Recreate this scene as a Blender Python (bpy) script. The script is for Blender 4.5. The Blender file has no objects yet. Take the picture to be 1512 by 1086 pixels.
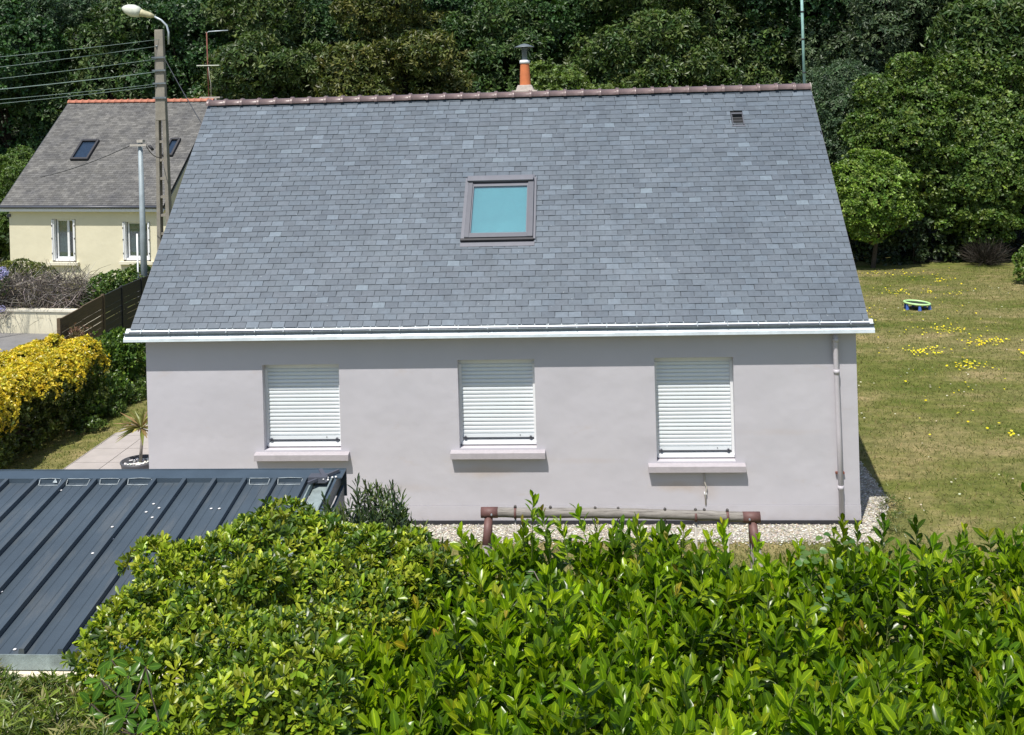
import bpy, math, random
import numpy as np
from mathutils import Vector, Matrix
from math import sin, cos, pi, radians, atan2, sqrt, hypot, tan

random.seed(7)
RNG = np.random.default_rng(11)
scn = bpy.context.scene
COL = scn.collection

# ------------------------------------------------------------------ camera, world, sun, exposure
CX, CD, CH, YAW, ROLL, FPX, YH = 7.6095, 18.0444, 6.8798, 0.0698, 0.0272, 1609.67, 162.5
cam = bpy.data.cameras.new('camera')
cam.sensor_width = 36.0
cam.lens = FPX / 1512 * 36
cam.shift_y = -(543 - YH) / 1512
cam.clip_end = 2000
camo = bpy.data.objects.new('camera', cam)
COL.objects.link(camo)
camo.matrix_world = (Matrix.Translation((CX, -CD, CH)) @ Matrix.Rotation(YAW, 4, 'Z')
                     @ Matrix.Rotation(radians(90), 4, 'X') @ Matrix.Rotation(-ROLL, 4, 'Z'))
scn.camera = camo

SUN = Vector((-0.176, -0.476, 1.0)).normalized()
world = bpy.data.worlds.new('World')
scn.world = world
world.use_nodes = True
wn = world.node_tree.nodes
wl = world.node_tree.links
wn.clear()
sky = wn.new('ShaderNodeTexSky')
sky.sky_type = 'NISHITA'
sky.sun_disc = False
sky.sun_elevation = math.asin(SUN.z)
sky.sun_rotation = atan2(SUN.x, SUN.y)
bg = wn.new('ShaderNodeBackground')
bg.inputs['Strength'].default_value = 0.105
wo = wn.new('ShaderNodeOutputWorld')
wl.new(sky.outputs[0], bg.inputs[0])
wl.new(bg.outputs[0], wo.inputs[0])

sun = bpy.data.lights.new('sun', 'SUN')
sun.energy = 4.3
sun.angle = radians(0.5)
sun.color = (1.0, 0.955, 0.89)
suno = bpy.data.objects.new('sun', sun)
COL.objects.link(suno)
suno.rotation_mode = 'QUATERNION'
suno.rotation_quaternion = (-SUN).to_track_quat('-Z', 'Y')
suno.location = (-10, -20, 40)

scn.view_settings.view_transform = 'Standard'
scn.view_settings.look = 'None'
scn.view_settings.gamma = 1
scn.view_settings.use_curve_mapping = False
scn.view_settings.exposure = 0.32

# ------------------------------------------------------------------ picture-to-place helper (used only to survey positions)
def ray(u, v):
    du, dv = u - 756, v - YH
    a = du * cos(ROLL) - dv * sin(ROLL)
    b = du * sin(ROLL) + dv * cos(ROLL)
    xr, zu = a / FPX, -b / FPX
    return np.array([xr * cos(YAW) - sin(YAW), xr * sin(YAW) + cos(YAW), zu])
EYE = np.array([CX, -CD, CH])
def atY(u, v, y):
    d = ray(u, v); return EYE + d * (y + CD) / d[1]
def atZ(u, v, z):
    d = ray(u, v); return EYE + d * (z - CH) / d[2]
def atD(u, v, dist):
    return EYE + ray(u, v) * dist
def to_px(P):
    d = np.asarray(P, float) - EYE
    xr = d[..., 0] * cos(YAW) + d[..., 1] * sin(YAW)
    yf = -d[..., 0] * sin(YAW) + d[..., 1] * cos(YAW)
    a = xr / yf * FPX; b = -d[..., 2] / yf * FPX
    return 756 + a * cos(ROLL) + b * sin(ROLL), YH - a * sin(ROLL) + b * cos(ROLL), yf

# ------------------------------------------------------------------ materials
MATS = {}
def new_mat(name):
    m = bpy.data.materials.new(name); m.use_nodes = True
    nt = m.node_tree
    b = nt.nodes['Principled BSDF']
    MATS[name] = m
    return m, nt, b

def noise_col(nt, stops, scale=5.0, detail=6.0, rough=0.6, coord='Object', stretch=(1, 1, 1), dist=0.0):
    tc = nt.nodes.new('ShaderNodeTexCoord')
    mp = nt.nodes.new('ShaderNodeMapping'); mp.inputs['Scale'].default_value = stretch
    nz = nt.nodes.new('ShaderNodeTexNoise')
    nz.inputs['Scale'].default_value = scale; nz.inputs['Detail'].default_value = detail
    nz.inputs['Roughness'].default_value = rough; nz.inputs['Distortion'].default_value = dist
    cr = nt.nodes.new('ShaderNodeValToRGB')
    el = cr.color_ramp.elements
    while len(el) < len(stops): el.new(0.5)
    for e, (p, c) in zip(el, stops):
        e.position = p; e.color = (c[0], c[1], c[2], 1)
    nt.links.new(tc.outputs[coord], mp.inputs[0]); nt.links.new(mp.outputs[0], nz.inputs[0])
    nt.links.new(nz.outputs[0], cr.inputs[0])
    return cr.outputs[0], nz.outputs[0], mp.outputs[0]

def add_bump(nt, b, scale, strength, dist=0.01, detail=4, coord=None, second=None):
    nz = nt.nodes.new('ShaderNodeTexNoise'); nz.inputs['Scale'].default_value = scale
    nz.inputs['Detail'].default_value = detail
    if coord is None:
        tc = nt.nodes.new('ShaderNodeNewGeometry'); coord = tc.outputs['Position']
    nt.links.new(coord, nz.inputs[0])
    bp = nt.nodes.new('ShaderNodeBump'); bp.inputs['Strength'].default_value = strength
    bp.inputs['Distance'].default_value = dist
    nt.links.new(nz.outputs[0], bp.inputs['Height'])
    if second: nt.links.new(second, bp.inputs['Normal'])
    nt.links.new(bp.outputs[0], b.inputs['Normal'])
    return bp.outputs[0]

def mix(nt, f, a, b, blend='MIX'):
    n = nt.nodes.new('ShaderNodeMix'); n.data_type = 'RGBA'; n.blend_type = blend
    for s, v in ((n.inputs[0], f), (n.inputs[6], a), (n.inputs[7], b)):
        if isinstance(v, (int, float)): s.default_value = v
        elif isinstance(v, tuple): s.default_value = (*v, 1) if len(v) == 3 else v
        else: nt.links.new(v, s)
    return n.outputs[2]

def simple(name, col, rough=0.6, metal=0.0, var=0.15, scale=8.0, bump=0.0, bscale=60, spec=0.5, stretch=(1, 1, 1)):
    m, nt, b = new_mat(name)
    lo = tuple(c * (1 - var) for c in col); hi = tuple(min(1, c * (1 + var)) for c in col)
    c, _, _ = noise_col(nt, [(0.3, lo), (0.7, hi)], scale, coord='Object', stretch=stretch)
    nt.links.new(c, b.inputs['Base Color'])
    b.inputs['Roughness'].default_value = rough; b.inputs['Metallic'].default_value = metal
    b.inputs['Specular IOR Level'].default_value = spec
    if bump: add_bump(nt, b, bscale, bump)
    return m

def foliage_mat(name, rough=0.45, spec=0.4, trans=0.3, rib=False, tcol=(1.0, 1.15, 0.45)):
    m, nt, b = new_mat(name)
    at = nt.nodes.new('ShaderNodeAttribute'); at.attribute_name = 'tint'
    oi = nt.nodes.new('ShaderNodeObjectInfo')
    col = mix(nt, 1.0, at.outputs['Color'], oi.outputs['Color'], 'MULTIPLY')
    if rib:
        cr = nt.nodes.new('ShaderNodeValToRGB')
        cr.color_ramp.elements[0].position = 0.80; cr.color_ramp.elements[1].position = 0.97
        nt.links.new(at.outputs['Alpha'], cr.inputs[0])
        lt = mix(nt, 1.0, col, (2.2, 1.9, 1.7), 'MULTIPLY')
        col = mix(nt, cr.outputs[0], col, lt)
    nt.links.new(col, b.inputs['Base Color'])
    b.inputs['Roughness'].default_value = rough; b.inputs['Specular IOR Level'].default_value = spec
    tr = nt.nodes.new('ShaderNodeBsdfTranslucent')
    tcl = mix(nt, 1.0, col, tcol, 'MULTIPLY')
    nt.links.new(tcl, tr.inputs[0])
    ms = nt.nodes.new('ShaderNodeMixShader'); ms.inputs[0].default_value = trans
    nt.links.new(b.outputs[0], ms.inputs[1]); nt.links.new(tr.outputs[0], ms.inputs[2])
    nt.links.new(ms.outputs[0], nt.nodes['Material Output'].inputs[0])
    return m

# rendered wall: smooth painted render with low swells, faint stains
def wall_material(name, col, stain, spots=()):
    m, nt, b = new_mat(name)
    geo = nt.nodes.new('ShaderNodeNewGeometry')
    c, _, _ = noise_col(nt, [(0.3, tuple(x * 0.955 for x in col)), (0.7, tuple(x * 1.03 for x in col))], 0.9, 5, 0.55)
    nt.links.new(geo.outputs['Position'], nt.nodes['Mapping'].inputs[0])
    c2, _, mp = noise_col(nt, [(0.60, (0, 0, 0)), (0.78, (1, 1, 1))], 1.3, 6, 0.7)
    nt.links.new(geo.outputs['Position'], mp.node.inputs[0])
    mp.node.inputs['Scale'].default_value = (1.0, 1.0, 2.6)
    f = nt.nodes.new('ShaderNodeMath'); f.operation = 'MULTIPLY'; f.inputs[1].default_value = 0.45
    nt.links.new(c2, f.inputs[0])
    cc = mix(nt, f.outputs[0], c, stain)
    # fine dirt speckle and splash band at the foot of the wall
    sx = nt.nodes.new('ShaderNodeSeparateXYZ'); nt.links.new(geo.outputs['Position'], sx.inputs[0])
    mr = nt.nodes.new('ShaderNodeMapRange'); mr.inputs[1].default_value = 0.32; mr.inputs[2].default_value = 0.0
    mr.inputs[3].default_value = 0.0; mr.inputs[4].default_value = 0.55
    nt.links.new(sx.outputs[2], mr.inputs[0])
    nz = nt.nodes.new('ShaderNodeTexNoise'); nz.inputs['Scale'].default_value = 7; nz.inputs['Detail'].default_value = 6
    nt.links.new(geo.outputs['Position'], nz.inputs[0])
    mm = nt.nodes.new('ShaderNodeMath'); mm.operation = 'MULTIPLY'
    nt.links.new(mr.outputs[0], mm.inputs[0]); nt.links.new(nz.outputs[0], mm.inputs[1])
    cc = mix(nt, mm.outputs[0], cc, tuple(x * 0.72 for x in stain))
    for (sx_, sz_, wx_, wz_, k_) in spots:
        vm = nt.nodes.new('ShaderNodeVectorMath'); vm.operation = 'SUBTRACT'; vm.inputs[1].default_value = (sx_, 0, sz_)
        v2 = nt.nodes.new('ShaderNodeVectorMath'); v2.operation = 'MULTIPLY'; v2.inputs[1].default_value = (1 / wx_, 0, 1 / wz_)
        nd = nt.nodes.new('ShaderNodeTexNoise'); nd.inputs['Scale'].default_value = 3.5; nd.inputs['Detail'].default_value = 5
        v3 = nt.nodes.new('ShaderNodeVectorMath'); v3.operation = 'ADD'
        nt.links.new(geo.outputs['Position'], vm.inputs[0]); nt.links.new(vm.outputs[0], v2.inputs[0]); nt.links.new(geo.outputs['Position'], nd.inputs[0])
        nt.links.new(v2.outputs[0], v3.inputs[0]); nt.links.new(nd.outputs['Color'], v3.inputs[1])
        v4 = nt.nodes.new('ShaderNodeVectorMath'); v4.operation = 'SUBTRACT'; v4.inputs[1].default_value = (.5, .5, .5)
        v5 = nt.nodes.new('ShaderNodeVectorMath'); v5.operation = 'MULTIPLY'; v5.inputs[1].default_value = (1, 0, 1)
        nt.links.new(v3.outputs[0], v4.inputs[0]); nt.links.new(v4.outputs[0], v5.inputs[0])
        ln_ = nt.nodes.new('ShaderNodeVectorMath'); ln_.operation = 'LENGTH'; nt.links.new(v5.outputs[0], ln_.inputs[0])
        m2 = nt.nodes.new('ShaderNodeMapRange'); m2.inputs[1].default_value = 1.0; m2.inputs[2].default_value = 0.1; m2.inputs[3].default_value = 0; m2.inputs[4].default_value = k_
        m2.interpolation_type = 'SMOOTHSTEP'
        nt.links.new(ln_.outputs['Value'], m2.inputs[0]); cc = mix(nt, m2.outputs[0], cc, stain)
    nt.links.new(cc, b.inputs['Base Color'])
    b.inputs['Roughness'].default_value = 0.85; b.inputs['Specular IOR Level'].default_value = 0.25
    s = add_bump(nt, b, 1.1, 0.32, 0.10, 3, geo.outputs['Position'])
    add_bump(nt, b, 90, 0.25, 0.004, 3, geo.outputs['Position'], second=s)
    return m
M_WALL = wall_material('lilac_render', (0.525, 0.508, 0.540), (0.47, 0.39, 0.33), ((5.75, .88, .75, .16, .55), (8.95, .62, .6, .14, .6), (2.6, .85, .5, .1, .3), (10.6, 1.5, .9, .08, .18), (7.4, 1.05, .9, .07, .2), (9.4, .55, .3, .2, .3), (4.4, .6, .9, .1, .2)))
M_CREAM = wall_material('cream_render', (0.72, 0.67, 0.50), (0.60, 0.54, 0.40))

def slate_material():
    m, nt, b = new_mat('slate')
    at = nt.nodes.new('ShaderNodeAttribute'); at.attribute_name = 'tint'
    geo = nt.nodes.new('ShaderNodeNewGeometry')
    c, _, mp = noise_col(nt, [(0.25, (0.80, 0.82, 0.84)), (0.75, (1.18, 1.16, 1.13))], 0.55, 5, 0.6)
    nt.links.new(geo.outputs['Position'], mp.node.inputs[0])
    c2, _, mp2 = noise_col(nt, [(0.3, (0.84, 0.84, 0.84)), (0.75, (1.15, 1.15, 1.15))], 14, 6, 0.7)
    nt.links.new(geo.outputs['Position'], mp2.node.inputs[0])
    c3, _, mp3 = noise_col(nt, [(0.69, (0, 0, 0)), (0.76, (1, 1, 1))], 5.5, 8, 0.75)
    nt.links.new(geo.outputs['Position'], mp3.node.inputs[0])
    col = mix(nt, 1.0, at.outputs['Color'], c, 'MULTIPLY')
    col = mix(nt, 1.0, col, c2, 'MULTIPLY')
    fm = nt.nodes.new('ShaderNodeMath'); fm.operation = 'MULTIPLY'; fm.inputs[1].default_value = 0.45
    nt.links.new(c3, fm.inputs[0])
    col = mix(nt, fm.outputs[0], col, (0.26, 0.29, 0.30))
    c4, _, mp4 = noise_col(nt, [(0.70, (0, 0, 0)), (0.735, (1, 1, 1))], 21, 3, 0.6)
    nt.links.new(geo.outputs['Position'], mp4.node.inputs[0])
    f4 = nt.nodes.new('ShaderNodeMath'); f4.operation = 'MULTIPLY'; f4.inputs[1].default_value = 0.6
    nt.links.new(c4, f4.inputs[0]); col = mix(nt, f4.outputs[0], col, (0.34, 0.37, 0.38))
    # run-off streaks down the slope
    c5, _, mp5 = noise_col(nt, [(0.52, (1, 1, 1)), (0.75, (.84, .85, .86))], 1.0, 5, 0.6)
    nt.links.new(geo.outputs['Position'], mp5.node.inputs[0]); mp5.node.inputs['Scale'].default_value = (3.2, .22, .22)
    col = mix(nt, 1.0, col, c5, 'MULTIPLY')
    nt.links.new(col, b.inputs['Base Color'])
    b.inputs['Roughness'].default_value = 0.55; b.inputs['Specular IOR Level'].default_value = 0.5
    add_bump(nt, b, 30, 0.35, 0.004, 6, geo.outputs['Position'])
    return m
M_SLATE = slate_material()
M_DECK = simple('roof_felt', (0.035, 0.037, 0.04), 0.9)
M_WHITE = simple('white_pvc', (0.80, 0.81, 0.82), 0.35, var=0.03)
M_SHUT = simple('shutter_white', (0.72, 0.76, 0.78), 0.45, var=0.05, scale=3)
M_SILL = simple('sill_concrete', (0.415, 0.385, 0.405), 0.85, var=0.08, bump=0.3)
M_CSILL = simple('cream_concrete', (0.72, 0.68, 0.55), 0.85, var=0.06)
M_ZINC = simple('zinc', (0.72, 0.78, 0.80), 0.30, metal=0.35, var=0.16, scale=3, bump=0.4, bscale=7)
M_ZDARK = simple('zinc_dark', (0.20, 0.23, 0.25), 0.5, metal=0.5, var=0.2, scale=4)
M_PIPE = simple('painted_pipe', (0.53, 0.50, 0.53), 0.5, var=0.04)
M_BLACK = simple('bitumen_strip', (0.025, 0.025, 0.03), 0.6)
M_TILE = simple('clay_ridge', (0.165, 0.120, 0.115), 0.34, var=0.3, scale=5, bump=0.3)
M_TERRA = simple('terracotta', (0.62, 0.19, 0.07), 0.7, var=0.12, scale=6)
M_OTILE = simple('orange_clay', (0.42, 0.165, 0.105), 0.8, var=0.35, scale=3)
M_MORTAR = simple('mortar', (0.42, 0.37, 0.33), 0.95, var=0.2, scale=12, bump=0.5)
M_GREY = simple('dark_grey_alu', (0.085, 0.090, 0.110), 0.42, var=0.08)
M_GREYL = simple('grey_alu', (0.125, 0.130, 0.155), 0.4, var=0.08)
M_COWL = simple('grey_cowl', (0.17, 0.20, 0.21), 0.5, metal=0.4)
M_MAST = simple('green_mast', (0.30, 0.50, 0.46), 0.5, var=0.2)
M_RUST = simple('rust', (0.20, 0.07, 0.05), 0.8, var=0.35, scale=20)
M_RUSTP = simple('brown_steel', (0.15, 0.075, 0.065), 0.6, var=0.2, scale=14)
M_CONC = simple('pole_concrete', (0.255, 0.235, 0.195), 0.9, var=0.18, scale=5, bump=0.4, bscale=40)
M_STEEL = simple('galvanised', (0.50, 0.56, 0.60), 0.45, metal=0.45, var=0.1, scale=6)
M_POLE = simple('dull_galvanised', (0.30, 0.35, 0.37), 0.6, metal=0.2, var=0.15, scale=4)
M_WIRE = simple('wire_pale', (0.25, 0.33, 0.30), 0.5)
M_WIRED = simple('wire_dark', (0.05, 0.05, 0.055), 0.6)
M_LAMP = simple('lamp_glass', (0.66, 0.68, 0.58), 0.3, var=0.1, scale=9)
M_LAMPN = simple('lamp_housing', (0.48, 0.45, 0.28), 0.6, var=0.2, scale=12)
M_SHED = simple('shed_sheet', (0.056, 0.075, 0.093), 0.42, var=0.14, scale=1.6, bump=0.15, bscale=5)
def dusty(m, dust=(.17, .17, .155)):
    nt = m.node_tree; b = nt.nodes['Principled BSDF']
    src = b.inputs['Base Color'].links[0].from_socket
    c, _, mp = noise_col(nt, [(0.50, (0, 0, 0)), (0.72, (1, 1, 1))], 2.2, 7, 0.65)
    geo = nt.nodes.new('ShaderNodeNewGeometry'); nt.links.new(geo.outputs['Position'], mp.node.inputs[0]); mp.node.inputs['Scale'].default_value = (2.6, .55, 1)
    f = nt.nodes.new('ShaderNodeMath'); f.operation = 'MULTIPLY'; f.inputs[1].default_value = .30
    nt.links.new(c, f.inputs[0])
    nt.links.new(mix(nt, f.outputs[0], src, dust), b.inputs['Base Color'])
dusty(M_SHED)
M_SHEDR = simple('shed_flash', (0.056, 0.080, 0.104), 0.4, var=0.12, scale=3)
M_GUT = simple('weathered_zinc', (0.22, 0.27, 0.27), 0.6, var=0.35, scale=6, bump=0.3)
M_PLAST = simple('crumpled_film', (0.50, 0.56, 0.57), 0.3, var=0.4, scale=20)
M_BEAMC = simple('cream_beam', (0.72, 0.64, 0.48), 0.7, var=0.15, scale=4)
M_STONE = simple('white_pebble', (0.78, 0.77, 0.75), 0.8)
M_POT = simple('dark_pot', (0.085, 0.088, 0.10), 0.5)
M_BROWNF = simple('brown_boards', (0.115, 0.080, 0.047), 0.7, var=0.22, scale=2.5, stretch=(1, 1, 8))
M_BLACKF = simple('charcoal_boards', (0.022, 0.024, 0.027), 0.6, var=0.25, scale=2.5, stretch=(1, 1, 8))
M_LIME = simple('lime_plastic', (0.50, 0.78, 0.33), 0.4, var=0.05)
M_BLUE = simple('blue_plastic', (0.07, 0.16, 0.55), 0.4)
M_NET = simple('net_black', (0.02, 0.03, 0.02), 0.8)
M_CHAIN = simple('chain_steel', (0.12, 0.11, 0.10), 0.5, metal=0.6)
M_ROPE = simple('rope', (0.45, 0.42, 0.37), 0.9)
M_BARK = simple('bark', (0.055, 0.042, 0.03), 0.95, var=0.35, scale=9, bump=0.6, bscale=12)
M_TWIG = simple('twig_grey', (0.26, 0.23, 0.20), 0.95, var=0.3)
M_DARKIN = simple('interior_dark', (0.05, 0.06, 0.065), 0.7)
M_CURT = simple('net_curtain', (0.30, 0.36, 0.36), 0.9, var=0.2, scale=14, stretch=(6, 1, 0.2))
M_TEALBACK = simple('teal_backing', (0.21, 0.43, 0.44), 0.8, var=0.12, scale=1.2)

def log_material():
    m, nt, b = new_mat('weathered_log')
    c, _, _ = noise_col(nt, [(0.3, (0.07, 0.06, 0.052)), (0.48, (0.23, 0.21, 0.185)), (0.75, (0.36, 0.335, 0.30))], 6, 8, 0.7, stretch=(0.8, 9, 9))
    nt.links.new(c, b.inputs['Base Color']); b.inputs['Roughness'].default_value = 0.9
    return m
M_LOG = log_material()

def glass_mat(name, tint, rough=0.03, alpha_fac=0.35):
    m, nt, b = new_mat(name)
    nt.nodes.remove(b)
    lw_ = nt.nodes.new('ShaderNodeLayerWeight'); lw_.inputs[0].default_value = 0.22
    tr = nt.nodes.new('ShaderNodeBsdfTransparent'); tr.inputs[0].default_value = (*tint, 1)
    gl = nt.nodes.new('ShaderNodeBsdfGlossy'); gl.inputs['Roughness'].default_value = rough
    ad = nt.nodes.new('ShaderNodeMath'); ad.operation = 'ADD'; ad.inputs[1].default_value = alpha_fac * 0.3
    ms = nt.nodes.new('ShaderNodeMixShader')
    nt.links.new(lw_.outputs['Facing'], ad.inputs[0]); nt.links.new(ad.outputs[0], ms.inputs[0])
    nt.links.new(tr.outputs[0], ms.inputs[1]); nt.links.new(gl.outputs[0], ms.inputs[2])
    nt.links.new(ms.outputs[0], nt.nodes['Material Output'].inputs[0])
    return m
M_GLASS = glass_mat('roof_window_glass', (0.85, 0.95, 0.97))
M_NGL = simple('dark_roof_glass', (0.02, 0.035, 0.06), 0.08, spec=0.9)
M_PANE = glass_mat('window_glass', (0.75, 0.82, 0.82))

def lawn_material():
    m, nt, b = new_mat('lawn')
    geo = nt.nodes.new('ShaderNodeNewGeometry')
    def nz(stops, s, d=6, r=0.6, st=(1, 1, 1)):
        c, f, mp = noise_col(nt, stops, s, d, r)
        mp.node.inputs['Scale'].default_value = st
        nt.links.new(geo.outputs['Position'], mp.node.inputs[0]); return c
    base = nz([(0.34, (0.085, 0.118, 0.020)), (0.53, (0.150, 0.158, 0.044)), (0.66, (0.29, 0.24, 0.115))], 0.42, 7, 0.66, (1, 1.6, 1))
    dry = nz([(0.45, (0, 0, 0)), (0.64, (1, 1, 1))], 0.16, 6, 0.7, (1, 2.2, 1))
    fm = nt.nodes.new('ShaderNodeMath'); fm.operation = 'MULTIPLY'; fm.inputs[1].default_value = 0.6
    nt.links.new(dry, fm.inputs[0]); base = mix(nt, fm.outputs[0], base, (0.31, 0.25, 0.13))
    f1 = nz([(0.3, (0.5, 0.55, 0.5)), (0.7, (1.5, 1.42, 1.45))], 4.0, 8, 0.78)
    f2 = nz([(0.3, (0.6, 0.6, 0.6)), (0.7, (1.4, 1.4, 1.4))], 34, 4, 0.7)
    c = mix(nt, 1.0, base, f1, 'MULTIPLY'); c = mix(nt, 1.0, c, f2, 'MULTIPLY')
    nt.links.new(c, b.inputs['Base Color']); b.inputs['Roughness'].default_value = 0.95
    b.inputs['Specular IOR Level'].default_value = 0.1
    add_bump(nt, b, 26, 0.8, 0.04, 6, geo.outputs['Position'])
    return m
M_LAWN = lawn_material()
def gravel_mat():
    m, nt, b = new_mat('gravel_bed')
    geo = nt.nodes.new('ShaderNodeNewGeometry')
    v = nt.nodes.new('ShaderNodeTexVoronoi'); v.inputs['Scale'].default_value = 30
    nt.links.new(geo.outputs['Position'], v.inputs[0])
    cr = nt.nodes.new('ShaderNodeValToRGB')
    cr.color_ramp.elements[0].color = (0.20, 0.18, 0.145, 1); cr.color_ramp.elements[1].color = (0.55, 0.52, 0.45, 1)
    sp = nt.nodes.new('ShaderNodeSeparateColor'); nt.links.new(v.outputs['Color'], sp.inputs[0])
    nt.links.new(sp.outputs[0], cr.inputs[0]); nt.links.new(cr.outputs[0], b.inputs['Base Color'])
    bp = nt.nodes.new('ShaderNodeBump'); bp.invert = True; bp.inputs['Strength'].default_value = 0.7; bp.inputs['Distance'].default_value = 0.02
    nt.links.new(v.outputs['Distance'], bp.inputs['Height']); nt.links.new(bp.outputs[0], b.inputs['Normal'])
    b.inputs['Roughness'].default_value = 0.9
    return m
M_GRAVEL = gravel_mat()
M_ROAD = simple('road_grey', (0.20, 0.195, 0.19), 0.9, var=0.15, scale=2, bump=0.3)
M_SLAB = simple('paving', (0.40, 0.365, 0.34), 0.85, var=0.1, scale=2.5, bump=0.2)
M_FLOOR = simple('leaf_litter', (0.03, 0.028, 0.018), 0.95, var=0.4, scale=1.5)
def old_slate_mat():
    m, nt, b = new_mat('old_slate')
    at = nt.nodes.new('ShaderNodeAttribute'); at.attribute_name = 'tint'
    geo = nt.nodes.new('ShaderNodeNewGeometry')
    c, _, mp = noise_col(nt, [(0.3, (0.62, 0.62, 0.64)), (0.72, (1.5, 1.45, 1.32))], 1.4, 7, 0.7)
    nt.links.new(geo.outputs['Position'], mp.node.inputs[0])
    col = mix(nt, 1.0, at.outputs['Color'], c, 'MULTIPLY')
    nt.links.new(col, b.inputs['Base Color']); b.inputs['Roughness'].default_value = 0.8
    return m
M_OSLATE = old_slate_mat()
F_LAUREL = foliage_mat('laurel_leaf', 0.25, 0.26, 0.42, rib=True)
F_PITTO = foliage_mat('pittosporum_leaf', 0.36, 0.5, 0.30)
F_TREE = foliage_mat('tree_leaf', 0.45, 0.4, 0.24)
F_GRASS = foliage_mat('grass_blade', 0.7, 0.2, 0.3)
F_FLOWER = foliage_mat('petals', 0.7, 0.2, 0.25, tcol=(1, 1, 1))
F_TWIG = foliage_mat('dry_twig', 0.9, 0.1, 0.0)
F_STONE = foliage_mat('stone_chip', 0.85, 0.3, 0.0)

# ------------------------------------------------------------------ object helpers
ORG = {}
def wl_of(o): return ORG.get(o.name, Vector((0, 0, 0)))

class G:
    def __init__(s): s.v = []; s.f = []; s.sm = []
    def add(s, vs, fs, smooth=False):
        n = len(s.v); s.v += [tuple(map(float, p)) for p in vs]
        s.f += [tuple(i + n for i in q) for q in fs]; s.sm += [smooth] * len(fs)
        return s
    def box(s, x0, x1, y0, y1, z0, z1):
        x0, x1 = min(x0, x1), max(x0, x1); y0, y1 = min(y0, y1), max(y0, y1); z0, z1 = min(z0, z1), max(z0, z1)
        return s.add([(x0, y0, z0), (x1, y0, z0), (x1, y1, z0), (x0, y1, z0), (x0, y0, z1), (x1, y0, z1), (x1, y1, z1), (x0, y1, z1)],
                     [(3, 2, 1, 0), (4, 5, 6, 7), (0, 1, 5, 4), (1, 2, 6, 5), (2, 3, 7, 6), (3, 0, 4, 7)])
    def hexa(s, P):   # 8 points ordered as in box
        return s.add(P, [(3, 2, 1, 0), (4, 5, 6, 7), (0, 1, 5, 4), (1, 2, 6, 5), (2, 3, 7, 6), (3, 0, 4, 7)])
    def beam(s, a, b, w, h, up=(0, 0, 1)):
        a = Vector(a); b = Vector(b); d = (b - a).normalized(); up = Vector(up)
        sd = d.cross(up)
        if sd.length < 1e-4: sd = d.cross(Vector((1, 0, 0)))
        sd.normalize(); u = sd.cross(d).normalized()
        P = [p + sd * sx * w / 2 + u * sz * h / 2 for sz in (-1, 1) for p, sx in ((a, -1), (a, 1), (b, 1), (b, -1))]
        return s.hexa(P)
    def tube(s, pts, r, seg=8, caps=True):
        pts = [Vector(p) for p in pts]; rs = r if isinstance(r, (list, tuple)) else [r] * len(pts)
        vs = []; fs = []
        ref = None
        for i, p in enumerate(pts):
            d = (pts[min(i + 1, len(pts) - 1)] - pts[max(i - 1, 0)]).normalized()
            if ref is None:
                ref = d.orthogonal().normalized()
            ref = (ref - d * ref.dot(d)).normalized()
            o = d.cross(ref)
            for k in range(seg):
                a = 2 * pi * k / seg
                vs.append(p + (ref * cos(a) + o * sin(a)) * rs[i])
        for i in range(len(pts) - 1):
            for k in range(seg):
                k2 = (k + 1) % seg
                fs.append((i * seg + k, i * seg + k2, (i + 1) * seg + k2, (i + 1) * seg + k))
        s.add(vs, fs, True)
        if caps:
            n = len(s.v) - len(vs)
            s.f.append(tuple(n + k for k in reversed(range(seg)))); s.sm.append(False)
            m = n + (len(pts) - 1) * seg
            s.f.append(tuple(m + k for k in range(seg))); s.sm.append(False)
        return s
    def lathe(s, prof, c=(0, 0, 0), seg=16):
        vs = []; fs = []
        for r, z in prof:
            for k in range(seg):
                a = 2 * pi * k / seg; vs.append((c[0] + r * cos(a), c[1] + r * sin(a), c[2] + z))
        for i in range(len(prof) - 1):
            for k in range(seg):
                k2 = (k + 1) % seg; fs.append((i * seg + k, i * seg + k2, (i + 1) * seg + k2, (i + 1) * seg + k))
        return s.add(vs, fs, True)
    def extrude_x(s, prof, x0, x1, close=True):   # prof: list of (y,z)
        n = len(prof)
        vs = [(x0, y, z) for y, z in prof] + [(x1, y, z) for y, z in prof]
        fs = [(i, (i + 1) % n, n + (i + 1) % n, n + i) for i in range(n if close else n - 1)]
        if close: fs += [tuple(reversed(range(n))), tuple(range(n, 2 * n))]
        return s.add(vs, fs)

def mk(name, g, mat, parent=None, tint=None, bevel=0):
    """link a Geo (world coordinates) as one mesh object with its own origin"""
    v = np.array(g.v); c = Vector(((v[:, 0].min() + v[:, 0].max()) / 2, (v[:, 1].min() + v[:, 1].max()) / 2, v[:, 2].min()))
    me = bpy.data.meshes.new(name)
    me.from_pydata([tuple(Vector(p) - c) for p in g.v], [], g.f)
    me.polygons.foreach_set('use_smooth', g.sm)
    me.materials.append(mat)
    if tint is not None:
        a = me.color_attributes.new('tint', 'FLOAT_COLOR', 'POINT')
        a.data.foreach_set('color', np.tile(np.array([*tint, 0.0]), len(g.v)))
    o = bpy.data.objects.new(name, me); COL.objects.link(o)
    if bevel:
        b = o.modifiers.new('bevel', 'BEVEL'); b.width = bevel; b.segments = 2; b.limit_method = 'ANGLE'
    ORG[o.name] = c
    if parent is not None:
        o.parent = parent; o.location = c - wl_of(parent)
    else: o.location = c
    return o

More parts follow.
